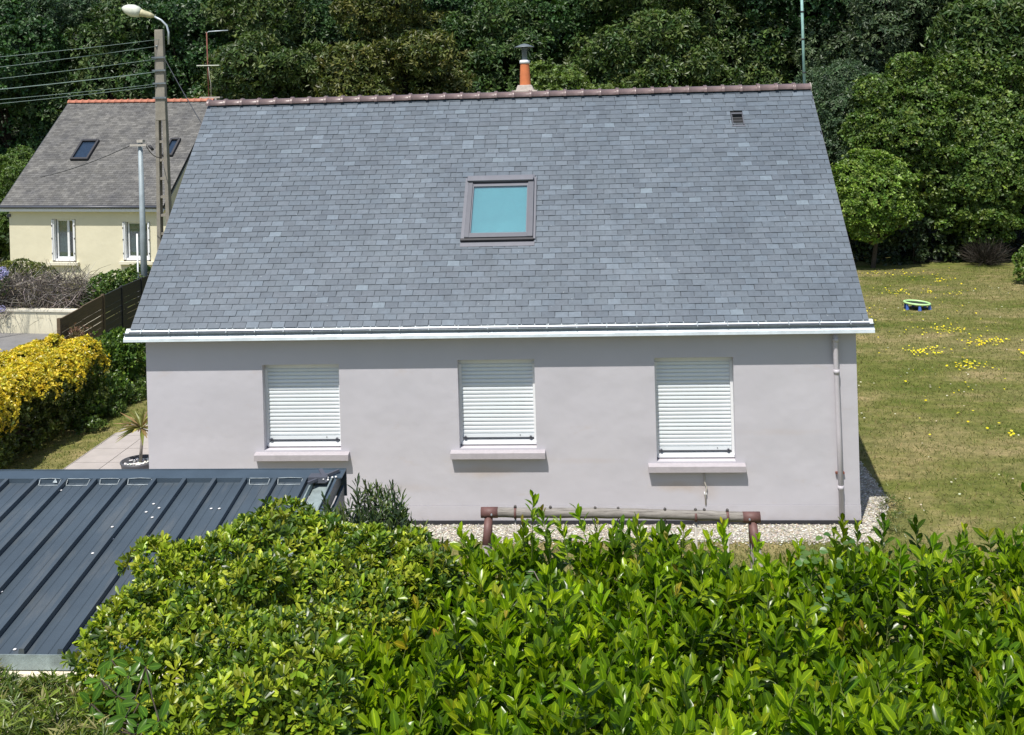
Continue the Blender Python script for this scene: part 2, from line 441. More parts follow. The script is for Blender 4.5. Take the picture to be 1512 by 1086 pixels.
def mk_np(name, V, F, mat, parent=None, tint=None, smooth=False, org=None):
    """V (n,3), F (m,k) arrays; tint (n,4)"""
    if org is None: org = Vector(((V[:, 0].min() + V[:, 0].max()) / 2, (V[:, 1].min() + V[:, 1].max()) / 2, V[:, 2].min()))
    me = bpy.data.meshes.new(name)
    n, (m, k) = len(V), F.shape
    me.vertices.add(n); me.vertices.foreach_set('co', (V - np.array(org)).astype(np.float32).ravel())
    me.loops.add(m * k); me.loops.foreach_set('vertex_index', F.astype(np.int32).ravel())
    me.polygons.add(m); me.polygons.foreach_set('loop_start', np.arange(0, m * k, k, dtype=np.int32))
    me.polygons.foreach_set('use_smooth', np.full(m, smooth))
    me.update(calc_edges=True)
    if tint is not None:
        a = me.color_attributes.new('tint', 'FLOAT_COLOR', 'POINT')
        a.data.foreach_set('color', tint.astype(np.float32).ravel())
    me.materials.append(mat)
    o = bpy.data.objects.new(name, me); COL.objects.link(o)
    ORG[o.name] = Vector(org)
    if parent is not None: o.parent = parent; o.location = Vector(org) - wl_of(parent)
    else: o.location = org
    return o

def thing(name, loc, label, cat, group=None):
    o = bpy.data.objects.new(name, None); COL.objects.link(o); o.location = loc
    o.empty_display_size = 0.2
    ORG[o.name] = Vector(loc)
    return tag(o, label, cat, group)
def tag(o, label=None, cat=None, group=None, kind=None):
    if label: o['label'] = label
    if cat: o['category'] = cat
    if group: o['group'] = group
    if kind: o['kind'] = kind
    return o

# ------------------------------------------------------------------ leaf machinery
def nrmz(a): return a / (np.linalg.norm(a, axis=-1, keepdims=True) + 1e-9)
def blade_template(st, widths, fold=0.25, droop=0.25):
    """leaf along +y, width x, normal z; three verts per station"""
    V = []; A = []
    for t, w in zip(st, widths):
        z = -droop * t * t
        V += [(-w, t, z + w * fold * 1.0), (0, t, z), (w, t, z + w * fold * 1.0)]; A += [0, 1, 0]
    F = []
    for i in range(len(st) - 1):
        a = 3 * i
        F += [(a, a + 1, a + 4, a + 3), (a + 1, a + 2, a + 5, a + 4)]
    return np.array(V), np.array(F), np.array(A, float)
T_LAUREL = blade_template([0, .2, .5, .8, 1.0], [.02, .125, .225, .175, .012], 0.30, 0.14)
T_SMALL = blade_template([0, .55, 1.0], [.03, .17, .02], 0.4, 0.15)
T_OBO = blade_template([0, .68, 1.0], [.03, .19, .09], 0.4, 0.10)
T_NARROW = blade_template([0, .5, 1.0], [.02, .075, .01], 0.4, 0.2)
T_RHOMB = (np.array([(0, 0, 0), (.2, .5, .05), (0, 1, -.12), (-.2, .5, .05)], float), np.array([(0, 1, 2, 3)]), np.array([0, 0, 0, 0.]))
T_WIDE = (np.array([(0, 0, 0), (.32, .5, .06), (0, 1, -.12), (-.32, .5, .06)], float), np.array([(0, 1, 2, 3)]), np.array([0, 0, 0, 0.]))

def leaf_frames(d, n):
    y = nrmz(d); x = nrmz(np.cross(y, n)); z = np.cross(x, y)
    return np.stack([x, y, z], axis=-1)      # columns
def build_leaves(tpl, P, D, N, S, C):
    V, F, A = tpl
    R = leaf_frames(D, N)
    W = np.einsum('nij,kj->nki', R, V) * S[:, None, None] + P[:, None, :]
    n, k = len(P), len(V)
    FF = (F[None] + (np.arange(n) * k)[:, None, None]).reshape(-1, F.shape[1])
    T = np.concatenate([np.repeat(C[:, None, :], k, 1), np.repeat(A[None, :, None], n, 0)], -1)
    return W.reshape(-1, 3), FF, T.reshape(-1, 4)
def cat_geo(parts):
    V = []; F = []; T = []; o = 0
    for v, f, t in parts:
        V.append(v); F.append(f + o); T.append(t); o += len(v)
    return np.concatenate(V), np.concatenate(F), np.concatenate(T)
def rand_dirs(n, rng):
    return nrmz(rng.normal(size=(n, 3)))
def lobe_points(lobes, n, rng, shell=0.85, inner=0.15, up=0.0):
    """points on the outer skin of a union of ellipsoids (c, r3)"""
    Cn = np.array([l[0] for l in lobes], float); R = np.array([l[1] if hasattr(l[1], '__len__') else (l[1],) * 3 for l in lobes], float)
    w = (R[:, 0] * R[:, 1] + R[:, 0] * R[:, 2] + R[:, 1] * R[:, 2]); w /= w.sum()
    out = []; nn = []
    need = n
    while need > 0:
        m = int(need * 2.2) + 50
        i = rng.choice(len(lobes), m, p=w)
        d = rand_dirs(m, rng); d[:, 2] = d[:, 2] + up; d = nrmz(d)
        rr = np.where(rng.random(m) < inner, rng.uniform(0.45, 1.0, m), rng.uniform(shell, 1.06, m))
        rr = np.where(rng.random(m) < .10, rr * rng.uniform(1.0, 1.22, m), rr)
        p = Cn[i] + d * R[i] * rr[:, None]
        q = ((p[:, None] - Cn[None]) / R[None]); dist = (q * q).sum(-1); dist[np.arange(m), i] = 9
        ok = dist.min(1) > (0.62 if shell > 0.5 else 0.2)
        ok |= rng.random(m) < inner * 0.6
        out.append(p[ok]); nn.append(nrmz(d[ok] / R[i][ok])); need -= ok.sum()
    return np.concatenate(out)[:n], np.concatenate(nn)[:n]
def tints(n, rng, cols, jit=0.18, bright=0.25):
    c = np.array(cols)[rng.integers(0, len(cols), n)]
    return np.clip(c * (1 + rng.normal(size=(n, 3)) * jit * 0.4) * (1 + rng.normal(size=(n, 1)) * bright), 0.004, 0.95)
def clusters(P, N, rng, k, size, tpl, cols, spread=0.9, up=0.35, jit=0.25, bright=0.22, droop=0.15):
    """k leaves radiating from each point"""
    n = len(P)
    t1 = nrmz(np.cross(N, rng.normal(size=N.shape))); t2 = np.cross(N, t1)
    C = tints(n, rng, cols, jit * .4, bright)
    parts = []
    for j in range(k):
        a = 2 * pi * j / k + rng.uniform(0, 1.2, n)
        tang = t1 * np.cos(a)[:, None] + t2 * np.sin(a)[:, None]
        ax = nrmz(N + np.array([0, 0, up]))
        el = rng.uniform(0.15, 1.0, n)[:, None]
        D = nrmz(tang * spread + ax * el + rng.normal(size=(n, 3)) * 0.2 - np.array([0, 0, droop]))
        NN = nrmz(ax + rng.normal(size=(n, 3)) * 0.35)
        S = size * rng.uniform(0.7, 1.25, n)
        Cj = np.clip(C * (1 + rng.normal(size=(n, 1)) * 0.12), 0.003, 0.95)
        parts.append(build_leaves(tpl, P + tang * size * 0.12, D, NN, S, Cj))
    return cat_geo(parts)

# ================================================================== THE SETTING
gnd = G().add([(-400, -300, 0), (400, -300, 0), (400, 500, 0), (-400, 500, 0)], [(0, 1, 2, 3)])
tag(mk('ground', gnd, M_LAWN), kind='structure')

# wooded hillside rising behind the garden
hx = np.linspace(-140, 160, 61); hy = np.linspace(28, 190, 40)
hv = []; hf = []
def hill_z(x, y):
    y0 = 30.5 + 1.2 * sin(x * 0.13) + (9.0 if x < 0 else 0) * min(1, max(0, -x / 8 + .3))
    t = max(0.0, y - y0)
    return -0.05 + 0.30 * t * (t / (t + 6)) + 0.3 * sin(x * .3 + y * .2) * min(1, t / 5)
for y in hy:
    for x in hx: hv.append((x, y, hill_z(x, y)))
for j in range(len(hy) - 1):
    for i in range(len(hx) - 1):
        a = j * len(hx) + i; hf.append((a, a + 1, a + 1 + len(hx), a + len(hx)))
tag(mk('hillside', G().add(hv, hf, True), M_FLOOR), kind='structure')

# street, gravel strips
tag(mk('road', G().add([(-60, 7.6, .004), (-7.0, 7.6, .004), (-7.3, 17.0, .004), (-60, 18.0, .004)], [(0, 1, 2, 3)]), M_ROAD), kind='structure')
W = 11.844
YS, ZS, TS = -0.1355, 3.3348, 3.8332 / 4.1087      # lower slate edge and slope of the roof
YR, ZR = YS + 4.1087, ZS + 3.8332                  # ridge
HD = 2 * YR                                        # depth of the house
gb = G().add([(-0.6, -0.70, .004), (11.95, -0.74, .004), (12.58, 1.2, .004), (12.55, 7.0, .004), (W + .02, 7.0, .004), (W + .02, 0.02, .004), (-0.6, 0.02, .004)],
             [(0, 1, 5, 6), (1, 2, 3, 4, 5)])
tag(mk('gravel_strip', gb, M_GRAVEL), kind='structure')
# loose chippings
def stones(name, n, region, size, cols, zoff=0.012, parent=None, kind='stuff'):
    t = np.array([(1, 0, 0), (0, 1, 0), (-1, 0, 0), (0, -1, 0), (0, 0, .7), (0, 0, -.7)], float)
    f = np.array([(0, 1, 4), (1, 2, 4), (2, 3, 4), (3, 0, 4), (1, 0, 5), (2, 1, 5), (3, 2, 5), (0, 3, 5)])
    P = region(n)
    n = len(P)
    S = RNG.uniform(0.5, 1.2, (n, 1, 3)) * size; S[:, :, 2] *= .7
    an = RNG.uniform(0, 2 * pi, n); c, s = np.cos(an), np.sin(an)
    V = t[None] * S
    X = V[:, :, 0] * c[:, None] - V[:, :, 1] * s[:, None]; Y = V[:, :, 0] * s[:, None] + V[:, :, 1] * c[:, None]
    V = np.stack([X, Y, V[:, :, 2]], -1) + P[:, None, :]
    F = (f[None] + (np.arange(n) * 6)[:, None, None]).reshape(-1, 3)
    C = tints(n, RNG, cols, 0.1, 0.2)
    T = np.concatenate([np.repeat(C[:, None], 6, 1), np.zeros((n, 6, 1))], -1).reshape(-1, 4)
    return tag(mk_np(name, V.reshape(-1, 3), F, F_STONE, parent, T), kind=kind)
def reg_gravel(n):
    m = int(n * .72)
    a = np.stack([RNG.uniform(4.3, 12.0, m), -0.02 - 0.72 * RNG.random(m) ** .8 * (1 + .15 * RNG.normal(size=m)), np.full(m, .012)], -1)
    yb = RNG.uniform(-0.7, 4, n - m)
    b = np.stack([11.87 + RNG.random(n - m) * (np.clip(12.0 + (yb + .7) * .33, 0, 12.6) - 11.87), yb, np.full(n - m, .012)], -1)
    return np.concatenate([a, b])
stones('gravel_chippings', 9000, reg_gravel, 0.022, [(0.46, 0.43, 0.36), (0.30, 0.28, 0.24), (0.60, 0.58, 0.52), (0.38, 0.33, 0.24)])

# ================================================================== MAIN HOUSE
house = thing('bungalow', (W / 2, HD / 2, 0), 'pale lilac rendered house with large slate roof, three closed white shutters', 'house')
OPEN = [(2.005, 3.318, 1.25, 2.69), (5.321, 6.604, 1.265, 2.735), (8.580, 9.865, 1.03, 2.735)]
WT = 0.24
def holed_wall(name, x0, x1, z0, z1, yf, th, holes, mat, parent):
    xs = sorted({x0, x1, *[h[0] for h in holes], *[h[1] for h in holes]}); zs = sorted({z0, z1, *[h[2] for h in holes], *[h[3] for h in holes]})
    g = G()
    for yy, flip in ((yf, False), (yf + th, True)):
        vs = [(x, yy, z) for z in zs for x in xs]; fs = []
        for j in range(len(zs) - 1):
            for i in range(len(xs) - 1):
                cx, cz = (xs[i] + xs[i + 1]) / 2, (zs[j] + zs[j + 1]) / 2
                if any(h[0] < cx < h[1] and h[2] < cz < h[3] for h in holes): continue
                a = j * len(xs) + i; q = (a, a + 1, a + 1 + len(xs), a + len(xs))
                fs.append(q[::-1] if flip else q)
        g.add(vs, fs)
    for a, b, c, d in holes:
        y2 = yf + th
        g.add([(a, yf, c), (b, yf, c), (b, yf, d), (a, yf, d), (a, y2, c), (b, y2, c), (b, y2, d), (a, y2, d)],
              [(0, 4, 5, 1), (1, 5, 6, 2), (2, 6, 7, 3), (3, 7, 4, 0)])
    y2 = yf + th
    g.add([(x0, yf, z0), (x1, yf, z0), (x1, yf, z1), (x0, yf, z1), (x0, y2, z0), (x1, y2, z0), (x1, y2, z1), (x0, y2, z1)],
          [(0, 3, 7, 4), (1, 5, 6, 2), (3, 2, 6, 7), (0, 4, 5, 1)])
    return mk(name, g, mat, parent)
holed_wall('wall', 0, W, 0.315, 3.24, 0, WT, OPEN, M_WALL, house)
# plinth, standing 6 mm proud under the thin joint line
mk('plinth', G().box(-0.006, W + 0.006, -0.007, WT, 0.0, 0.311), M_WALL, house)
def gable(x0, x1):
    ztop = ZR - 0.2
    g = G()
    pr = [(WT + .002, 0), (HD - WT, 0), (HD - WT, 3.2), (YR, ztop), (WT + .002, 3.5)]
    n = len(pr)
    g.add([(x0, y, z) for y, z in pr] + [(x1, y, z) for y, z in pr],
          [tuple(reversed(range(n))), tuple(range(n, 2 * n))] + [(i, (i + 1) % n, n + (i + 1) % n, n + i) for i in range(n)])
    return mk('wall', g, M_WALL, house)
gable(0.002, 0.25); gable(W - 0.25, W - 0.002)
mk('wall', G().box(0, W, HD - WT + .002, HD, 0, 3.2), M_WALL, house)
mk('drip_strip', G().box(0.3, W + 0.015, -0.035, -0.008, 0.0, 0.068), M_BLACK, house)

# --- windows: white frame, roller shutter of separate slats, guide rails, ledge, concrete sill
for wi, (a, b, c, d) in enumerate(OPEN):
    win = mk('window', G().box(a, b, 0.175, 0.235, d - 0.10, d - 0.002).box(a, a + .045, 0.145, 0.235, c + .03, d - .10).box(b - .045, b, 0.145, 0.235, c + .03, d - .10), M_WHITE, house)
    mk('pane', G().box(a + .05, b - .05, 0.205, 0.215, c + .1, d - .1), M_PANE, win)
    win['label'] = ['white window box in the leftmost opening', 'white window box in the middle opening', 'white window box in the rightmost opening'][wi]
    sb = c + 0.125
    sh = mk('roller_shutter', G().box(a + .046, b - .046, 0.185, 0.200, sb, d - .10), M_SHUT, house)
    st = d - 0.10; ns = int((st - sb - 0.07) / 0.0625)
    pit = (st - sb - 0.07) / ns
    for k in range(ns):
        z0 = sb + 0.07 + k * pit
        g = G(); y0 = 0.180
        jx = 0.0
        prof = [(y0, z0 + 0.006), (y0 - 0.011, z0 + 0.016), (y0 - 0.013, z0 + pit * .55), (y0 - 0.009, z0 + pit * .86), (y0, z0 + pit - .004)]
        g.extrude_x(prof[::-1], a + .047, b - .047)
        mk('slat', g, M_SHUT, sh)
    mk('end_slat', G().box(a + .047, b - .047, 0.163, 0.181, sb + .012, sb + .066), M_SHUT, sh)
    mk('bottom_bar', G().box(a + .047, b - .047, 0.159, 0.183, sb - .006, sb + .010), M_GREY, sh)
    for xx in (a + .085, b - .10):
        mk('stopper', G().box(xx - .022, xx + .022, 0.128, 0.162, sb - .004, sb + .024).box(xx - .012, xx + .012, .118, .160, sb + .022, sb + .038), M_GREY, sh)
    mk('lock', G().box(b - .285, b - .27, 0.154, 0.163, sb + .04, sb + .052), M_BLACK, sh)
    mk('window_ledge', G().hexa([(a + .02, 0.130, c + .022), (b - .003, 0.130, c + .022), (b - .003, 0.235, c + .022), (a + .02, 0.235, c + .022),
                                 (a + .02, 0.130, c + .070), (b - .003, 0.130, c + .070), (b - .003, 0.235, c + .115), (a + .02, 0.235, c + .115)]), M_WHITE, win, bevel=.004)
    # sill: sloping top, protruding
    e = .145
    zt = c + .02; zf = c - .045
    g = G().hexa([(a - e, -0.125, zf - .100), (b + e, -0.125, zf - .100), (b + e, -0.001, zf - .100), (a - e, -0.001, zf - .100),
                  (a - e, -0.125, zf), (b + e, -0.125, zf), (b + e, -0.001, zf + .022), (a - e, -0.001, zf + .022)])
    g.hexa([(a + .001, -0.0005, zf - .02), (b - .001, -0.0005, zf - .02), (b - .001, 0.23, zf - .02), (a + .001, 0.23, zf - .02),
            (a + .001, -0.0005, zf + .0222), (b - .001, -0.0005, zf + .0222), (b - .001, 0.23, zt), (a + .001, 0.23, zt)])
    mk('window_sill', g, M_SILL, house, bevel=.003)
# outlet cable under the right window
mk('cable', G().tube([(9.345, -.02, .86), (9.345, -.03, .70), (9.375, -.035, .62), (9.352, -.03, .5), (9.356, -.012, .32)], .012, 6), M_ROPE, house)
mk('cable_clip', G().box(9.33, 9.375, -.04, -.002, .50, .53), M_WHITE, house)

# --- roof: frame in roof space.  s runs up the slope, n is outward
SL = hypot(1, TS)
UY, UZ = 1 / SL, TS / SL
def RP(x, s, n): return (x, YS + s * UY - n * UZ, ZS + s * UZ + n * UY)
def rbox(g, x0, x1, s0, s1, n0, n1, m0=None, m1=None):
    """box in roof space; m0/m1 = n at the upper end if different"""
    m0 = n0 if m0 is None else m0; m1 = n1 if m1 is None else m1
    return g.hexa([RP(x0, s0, n0), RP(x1, s0, n0), RP(x1, s1, m0), RP(x0, s1, m0), RP(x0, s0, n1), RP(x1, s0, n1), RP(x1, s1, m1), RP(x0, s1, m1)])
LEN = 4.1087 * SL
XL, XR = -0.2019, W + 0.1763
tk = 0.14
prof = [(YS, ZS - .012), (YR, ZR - .012), (HD - YS, ZS - .012), (HD - YS, ZS - .012 - tk), (YR, ZR - tk * 1.35), (YS, ZS - .012 - tk)]
roof = mk('roof', G().add([(XL + .015, y, z) for y, z in prof] + [(XR - .015, y, z) for y, z in prof],
          [(0, 6, 7, 1), (1, 7, 8, 2), (2, 8, 9, 3), (3, 9, 10, 4), (4, 10, 11, 5), (5, 11, 6, 0), (5, 4, 1, 0), (4, 3, 2, 1), (6, 7, 10, 11), (7, 8, 9, 10)]), M_DECK, house)
# skylight rectangle and vent rectangle (x0,x1,s0,s1)
SKY = (5.335, 6.572, (1.200 - YS) * SL, (2.279 - YS) * SL)
HOLES = [(SKY[0] - .02, SKY[1] + .02, SKY[2] - .06, SKY[3] + .03), (10.37, 10.60, (3.205 - YS) * SL, (3.43 - YS) * SL)]
EXPO = 0.1245; SWD = 0.2205
SL_T = [tuple(np.array((.102, .128, .157)) * k * h) for k, h in zip((.90, .97, 1.03, .93, 1.12, .83, 1.0, 1.28, .98, 1.07, .88, 1.45),
        [np.array(q) for q in ((1, 1, 1), (1.0, 1.0, .99), (.98, 1, 1.01), (1.02, 1, 1), (1, 1, 1), (.99, 1, 1.02), (1.01, 1, .99), (1, 1, .99), (1, 1, 1), (1.02, 1, .99), (1, 1, 1), (1, 1.01, .98))])]
SL_P = np.array([1.2, 1.4, 1.4, 1.2, .8, .9, 1.3, .45, 1.2, 1.0, 1.1, .15]); SL_P /= SL_P.sum()
def slate_verts(w, ln, th=0.006):
    # local frame: x along eave, y up slope, z out; lower edge slightly clipped corners
    return [(-w / 2, 0, .012), (w / 2, 0, .012), (w / 2, ln, .001), (-w / 2, ln, .001), (-w / 2, 0, .012 + th), (w / 2, 0, .012 + th), (w / 2, ln, .001 + th), (-w / 2, ln, .001 + th)]
BOXF = [(3, 2, 1, 0), (4, 5, 6, 7), (0, 1, 5, 4), (1, 2, 6, 5), (2, 3, 7, 6), (3, 0, 4, 7)]
slate_mesh = []
for k, c in enumerate(SL_T):
    me = bpy.data.meshes.new('slate'); me.from_pydata(slate_verts(SWD - .007, EXPO + .035), [], BOXF)
    a = me.color_attributes.new('tint', 'FLOAT_COLOR', 'POINT'); a.data.foreach_set('color', np.tile([*c, 0.0], 8))
    me.materials.append(M_SLATE); slate_mesh.append(me)
Rm = Matrix(((1, 0, 0), (0, UY, -UZ), (0, UZ, UY))).to_4x4()
sv, sf, stn = [], [], []
nrow = int(LEN / EXPO) + 1
cnt = 0
for r in range(nrow):
    s0 = r * EXPO + random.uniform(-.002, .002)
    ln = min(EXPO + .035, LEN - s0 - .005)
    if ln < .03: continue
    x = XL - (SWD * .5 if r % 2 else 0) + random.uniform(-.006, .006)
    while x < XR:
        x0, x1 = max(x, XL), min(x + SWD, XR)
        x += SWD + random.uniform(-.0015, .0015)
        if r > 30 and random.random() < .5: x -= random.choice([0, 0, .03])
        if x1 - x0 < .03: continue
        segs = [(x0, x1)]
        for hx0, hx1, hs0, hs1 in HOLES:
            if s0 + EXPO * .6 > hs0 and s0 < hs1 - .02:
                ns2 = []
                for p, q in segs:
                    if q <= hx0 or p >= hx1: ns2.append((p, q))
                    else:
                        if p < hx0 - .03: ns2.append((p, hx0))
                        if q > hx1 + .03: ns2.append((hx1, q))
                segs = ns2
        for p, q in segs:
            ci = int(RNG.choice(12, p=SL_P))
            cx = (p + q) / 2; rz = random.gauss(0, .006); lift = random.uniform(-.001, .004); tilt = random.gauss(0, .010)
            full = abs((q - p) - SWD) < .004
            mat = Matrix.Translation(RP(cx, s0 + random.gauss(0, .0016), lift)) @ Rm @ Matrix.Rotation(rz, 4, 'Z') @ Matrix.Rotation(tilt, 4, 'Y')
            if full and cnt < 298 and ln > EXPO + .03:
                o = bpy.data.objects.new('slate', slate_mesh[ci]); COL.objects.link(o)
                o.parent = roof; o.matrix_local = Matrix.Translation(-wl_of(roof)) @ mat; cnt += 1
            else:
                n0 = len(sv)
                for v in slate_verts(q - p - .007, ln): sv.append(tuple(mat @ Vector(v)))
                sf += [tuple(i + n0 for i in f) for f in BOXF]
                kk = random.uniform(.93, 1.07); stn += [(*[cc * kk for cc in SL_T[ci]], 0.0)] * 8
stn = np.array(stn)
tag(mk_np('slate_courses', np.array(sv), np.array(sf), M_SLATE, roof, stn), kind='stuff')
# verge strips (thin slate edge) and rear slope covering
for xx in (XL - .004, XR - .004):
    g = G(); rbox(g, xx, xx + .008, 0, LEN, -.11, .006); mk('verge_strip', g, M_GREYL, roof)
g = G()
for r in range(0, 45):
    yb0 = HD - YS - r * EXPO * UY; yb1 = yb0 - EXPO * UY; zb0 = ZS + r * EXPO * UZ; zb1 = zb0 + EXPO * UZ
    if yb1 < YR: break
    g.add([(XL, yb0, zb0 + .016), (XR, yb0, zb0 + .016), (XR, yb1, zb1 + .004), (XL, yb1, zb1 + .004), (XL, yb0, zb0), (XR, yb0, zb0)], [(0, 1, 2, 3), (4, 5, 1, 0)])
tag(mk('rear_slate_courses', g, M_SLATE, roof, tint=(.18, .195, .215)), kind='stuff')
# ridge tiles: overlapping half rounds with raised collar
NT = 35; tl = (XR - XL) / NT
def ridge_tile_mesh(ln, mat, rr=.105, flat=.75, name='ridge_tile'):
    seg = 10; vs = []; fs = []
    st = [(0, 1.20), (.018, 1.26), (.032, 1.14), (.046, 1.24), (.060, 1.20), (.064, 1.0), (ln + .004, .98)]
    for x, k in st:
        for j in range(seg + 1):
            a = pi * j / seg - 0.12 + .24 * j / seg * 1.0 - 0.0
            vs.append((x, -cos(a) * rr * k, sin(a) * rr * k * flat))
    m = seg + 1
    for i in range(len(st) - 1):
        for j in range(seg): fs.append((i * m + j, (i + 1) * m + j, (i + 1) * m + j + 1, i * m + j + 1))
    # thickness lip at the collar end
    n = len(vs)
    for j in range(m):
        a = pi * j / seg - .12 + .24 * j / seg
        vs.append((0, -cos(a) * rr * .98, sin(a) * rr * .98 * flat))
    for j in range(seg): fs.append((n + j, j, j + 1, n + j + 1))
    me = bpy.data.meshes.new(name); me.from_pydata(vs, [], fs); me.polygons.foreach_set('use_smooth', [True] * len(fs))
    me.materials.append(mat); return me
rt = ridge_tile_mesh(tl, M_TILE, .125, .80)
for k in range(NT):
    o = bpy.data.objects.new('ridge_tile', rt); COL.objects.link(o); o.parent = roof
    o.location = Vector((XL - .01 + k * tl, YR + random.gauss(0, .002), ZR - .022 + random.gauss(0, .002))) - wl_of(roof)
    o.rotation_euler = (random.gauss(0, .02), 0, random.gauss(0, .004))
mk('ridge_end', G().tube([(XR - .012, YR, ZR - .02), (XR + .004, YR, ZR - .02)], .118, 14), M_MORTAR, roof)
# --- zinc eaves gutter of the upstand kind, running along the slope
GX0, GX1 = XL - .075, XR + .065
gut = mk('eaves_gutter', rbox(G(), GX0, GX1, -.098, .03, -.010, -.003), M_ZINC, house)
mk('upstand', rbox(G(), GX0 + .002, GX1 - .002, -.110, -.0985, -.02, .046), M_ZDARK, gut)  # darker zinc paints in the shade on the upstand and its bead
mk('bead', G().tube([RP(GX0, -.108, .050), RP(GX1, -.108, .050)], .008, 8), M_ZDARK, gut)
mk('apron', rbox(G(), GX0, GX1, -.178, -.1105, -.022, -.012), M_ZINC, gut)
dy_, dz_ = RP(0, -.181, -.02)[1:]
mk('drip_edge', G().hexa([(GX0, dy_ - .010, dz_ - .040), (GX1, dy_ - .010, dz_ - .040), (GX1, dy_ - .002, dz_ - .040), (GX0, dy_ - .002, dz_ - .040),
                          (GX0, dy_ - .004, dz_ + .003), (GX1, dy_ - .004, dz_ + .003), (GX1, dy_ + .004, dz_ + .003), (GX0, dy_ + .004, dz_ + .003)]), M_ZINC, gut)
for k in range(25):
    x = GX0 + .3 + k * .487
    g = G(); rbox(g, x - .008, x + .008, -.118, -.1105, -.010, .050); rbox(g, x - .008, x + .008, -.12, -.03, .0585, .063)
    mk('gutter_bracket', g, M_ZDARK, gut)
for k in (1, 2, 3, 4, 5):
    x = GX0 + k * 2.07
    mk('seam', rbox(G(), x - .012, x + .012, -.177, -.111, -.0119, -.008), M_ZINC, gut)
mk('soffit_board', G().box(XL, XR, YS - .06, -.003, 3.19, 3.205), M_WALL, house)
mk('fascia_board', G().box(XL, XR, YS - .075, YS - .061, 3.17, 3.315), M_GREYL, house)
# --- downpipe
px = 11.495
dp = mk('downpipe', G().tube([(px, -.10, 3.14), (px, -.10, 2.98), (px, -.095, 2.86), (px + .004, -.075, 2.72), (px + .02, -.075, 1.5), (px + .032, -.075, .02)], .041, 14), M_PIPE, house)
for z in (3.02, 2.50, .62): mk('pipe_collar', G().tube([(px + .008 + (2.5 - z) * .009, -.078 - (.02 if z > 2.9 else 0), z - .035), (px + .008 + (2.5 - z) * .009, -.078 - (.02 if z > 2.9 else 0), z + .035)], .047, 14), M_PIPE, dp)
mk('pipe_outlet', G().tube([(px, -.10, 3.13), (px, -.10, 3.25)], .034, 10), M_ZDARK, dp)
mk('pipe_bracket', G().box(px - .04, px + .10, -.05, -.001, .83, .86), M_RUST, dp)
# --- roof window
sx0, sx1, ss0, ss1 = SKY
sky_w = mk('roof_window', rbox(rbox(rbox(rbox(G(), sx0 + .02, sx0 + .105, ss0, ss1 - .09, .0, .10), sx1 - .105, sx1 - .0, ss0, ss1 - .09, .0, .10),
            sx0 + .02, sx1, ss0 - .005, ss0 + .085, .0, .095), sx0 + .02, sx1, ss1 - .15, ss1 - .07, .0, .10), M_GREY, house, bevel=.004)
mk('head_cover', rbox(G(), sx0 - .0, sx1 - .01, ss1 - .155, ss1 - .03, .101, .145), M_GREYL, sky_w, bevel=.006)
mk('head_flashing', rbox(G(), sx0, sx1 + .01, ss1 - .03, ss1 + .06, .022, .05), M_GREYL, sky_w, bevel=.003)
mk('sash_frame', rbox(rbox(rbox(rbox(G(), sx0 + .107, sx0 + .125, ss0 + .09, ss1 - .16, .03, .075), sx1 - .125, sx1 - .107, ss0 + .09, ss1 - .16, .03, .075),
            sx0 + .107, sx1 - .107, ss0 + .086, ss0 + .108, .03, .08), sx0 + .107, sx1 - .107, ss1 - .235, ss1 - .16, .03, .07), M_GREYL, sky_w)
mk('teal_sheet', rbox(G(), sx0 + .126, sx1 - .126, ss0 + .112, ss1 - .236, .02, .028), M_TEALBACK, sky_w)  # flat sheet behind the glass that makes the pane look teal
mk('glass', rbox(G(), sx0 + .1255, sx1 - .1255, ss0 + .1125, ss1 - .2355, .05, .056), M_GLASS, sky_w)
mk('side_flashing', rbox(G(), sx0 - .045, sx0 + .018, ss0 - .02, ss1, .019, .045), M_GREYL, sky_w)
mk('side_flashing', rbox(G(), sx1 + .001, sx1 + .045, ss0 - .02, ss1, .019, .05), M_GREYL, sky_w)
mk('sill_bar', rbox(G(), sx0 - .05, sx1 + .01, ss0 - .055, ss0 - .006, .019, .075), M_BLACK, sky_w, bevel=.006)
mk('apron_flashing', rbox(G(), sx0 - .05, sx1 + .03, ss0 - .16, ss0 - .056, .0195, .024), M_GREYL, sky_w)
# --- roof vent
vt = mk('roof_vent', rbox(rbox(rbox(G(), 10.375, 10.595, ss1 * 0 + HOLES[1][3] - .03, HOLES[1][3], 0, .06), 10.375, 10.39, HOLES[1][2], HOLES[1][3], 0, .05),
          10.58, 10.595, HOLES[1][2], HOLES[1][3], 0, .05), M_GREY, house)
for k in range(3):
    s = HOLES[1][2] + .03 + k * .085; mk('louvre', rbox(G(), 10.391, 10.579, s, s + .015, .012, .02), M_BLACK, vt)
mk('vent_apron', rbox(G(), 10.36, 10.62, HOLES[1][2] - .03, HOLES[1][2] - .002, .02, .026), M_GREYL, vt)
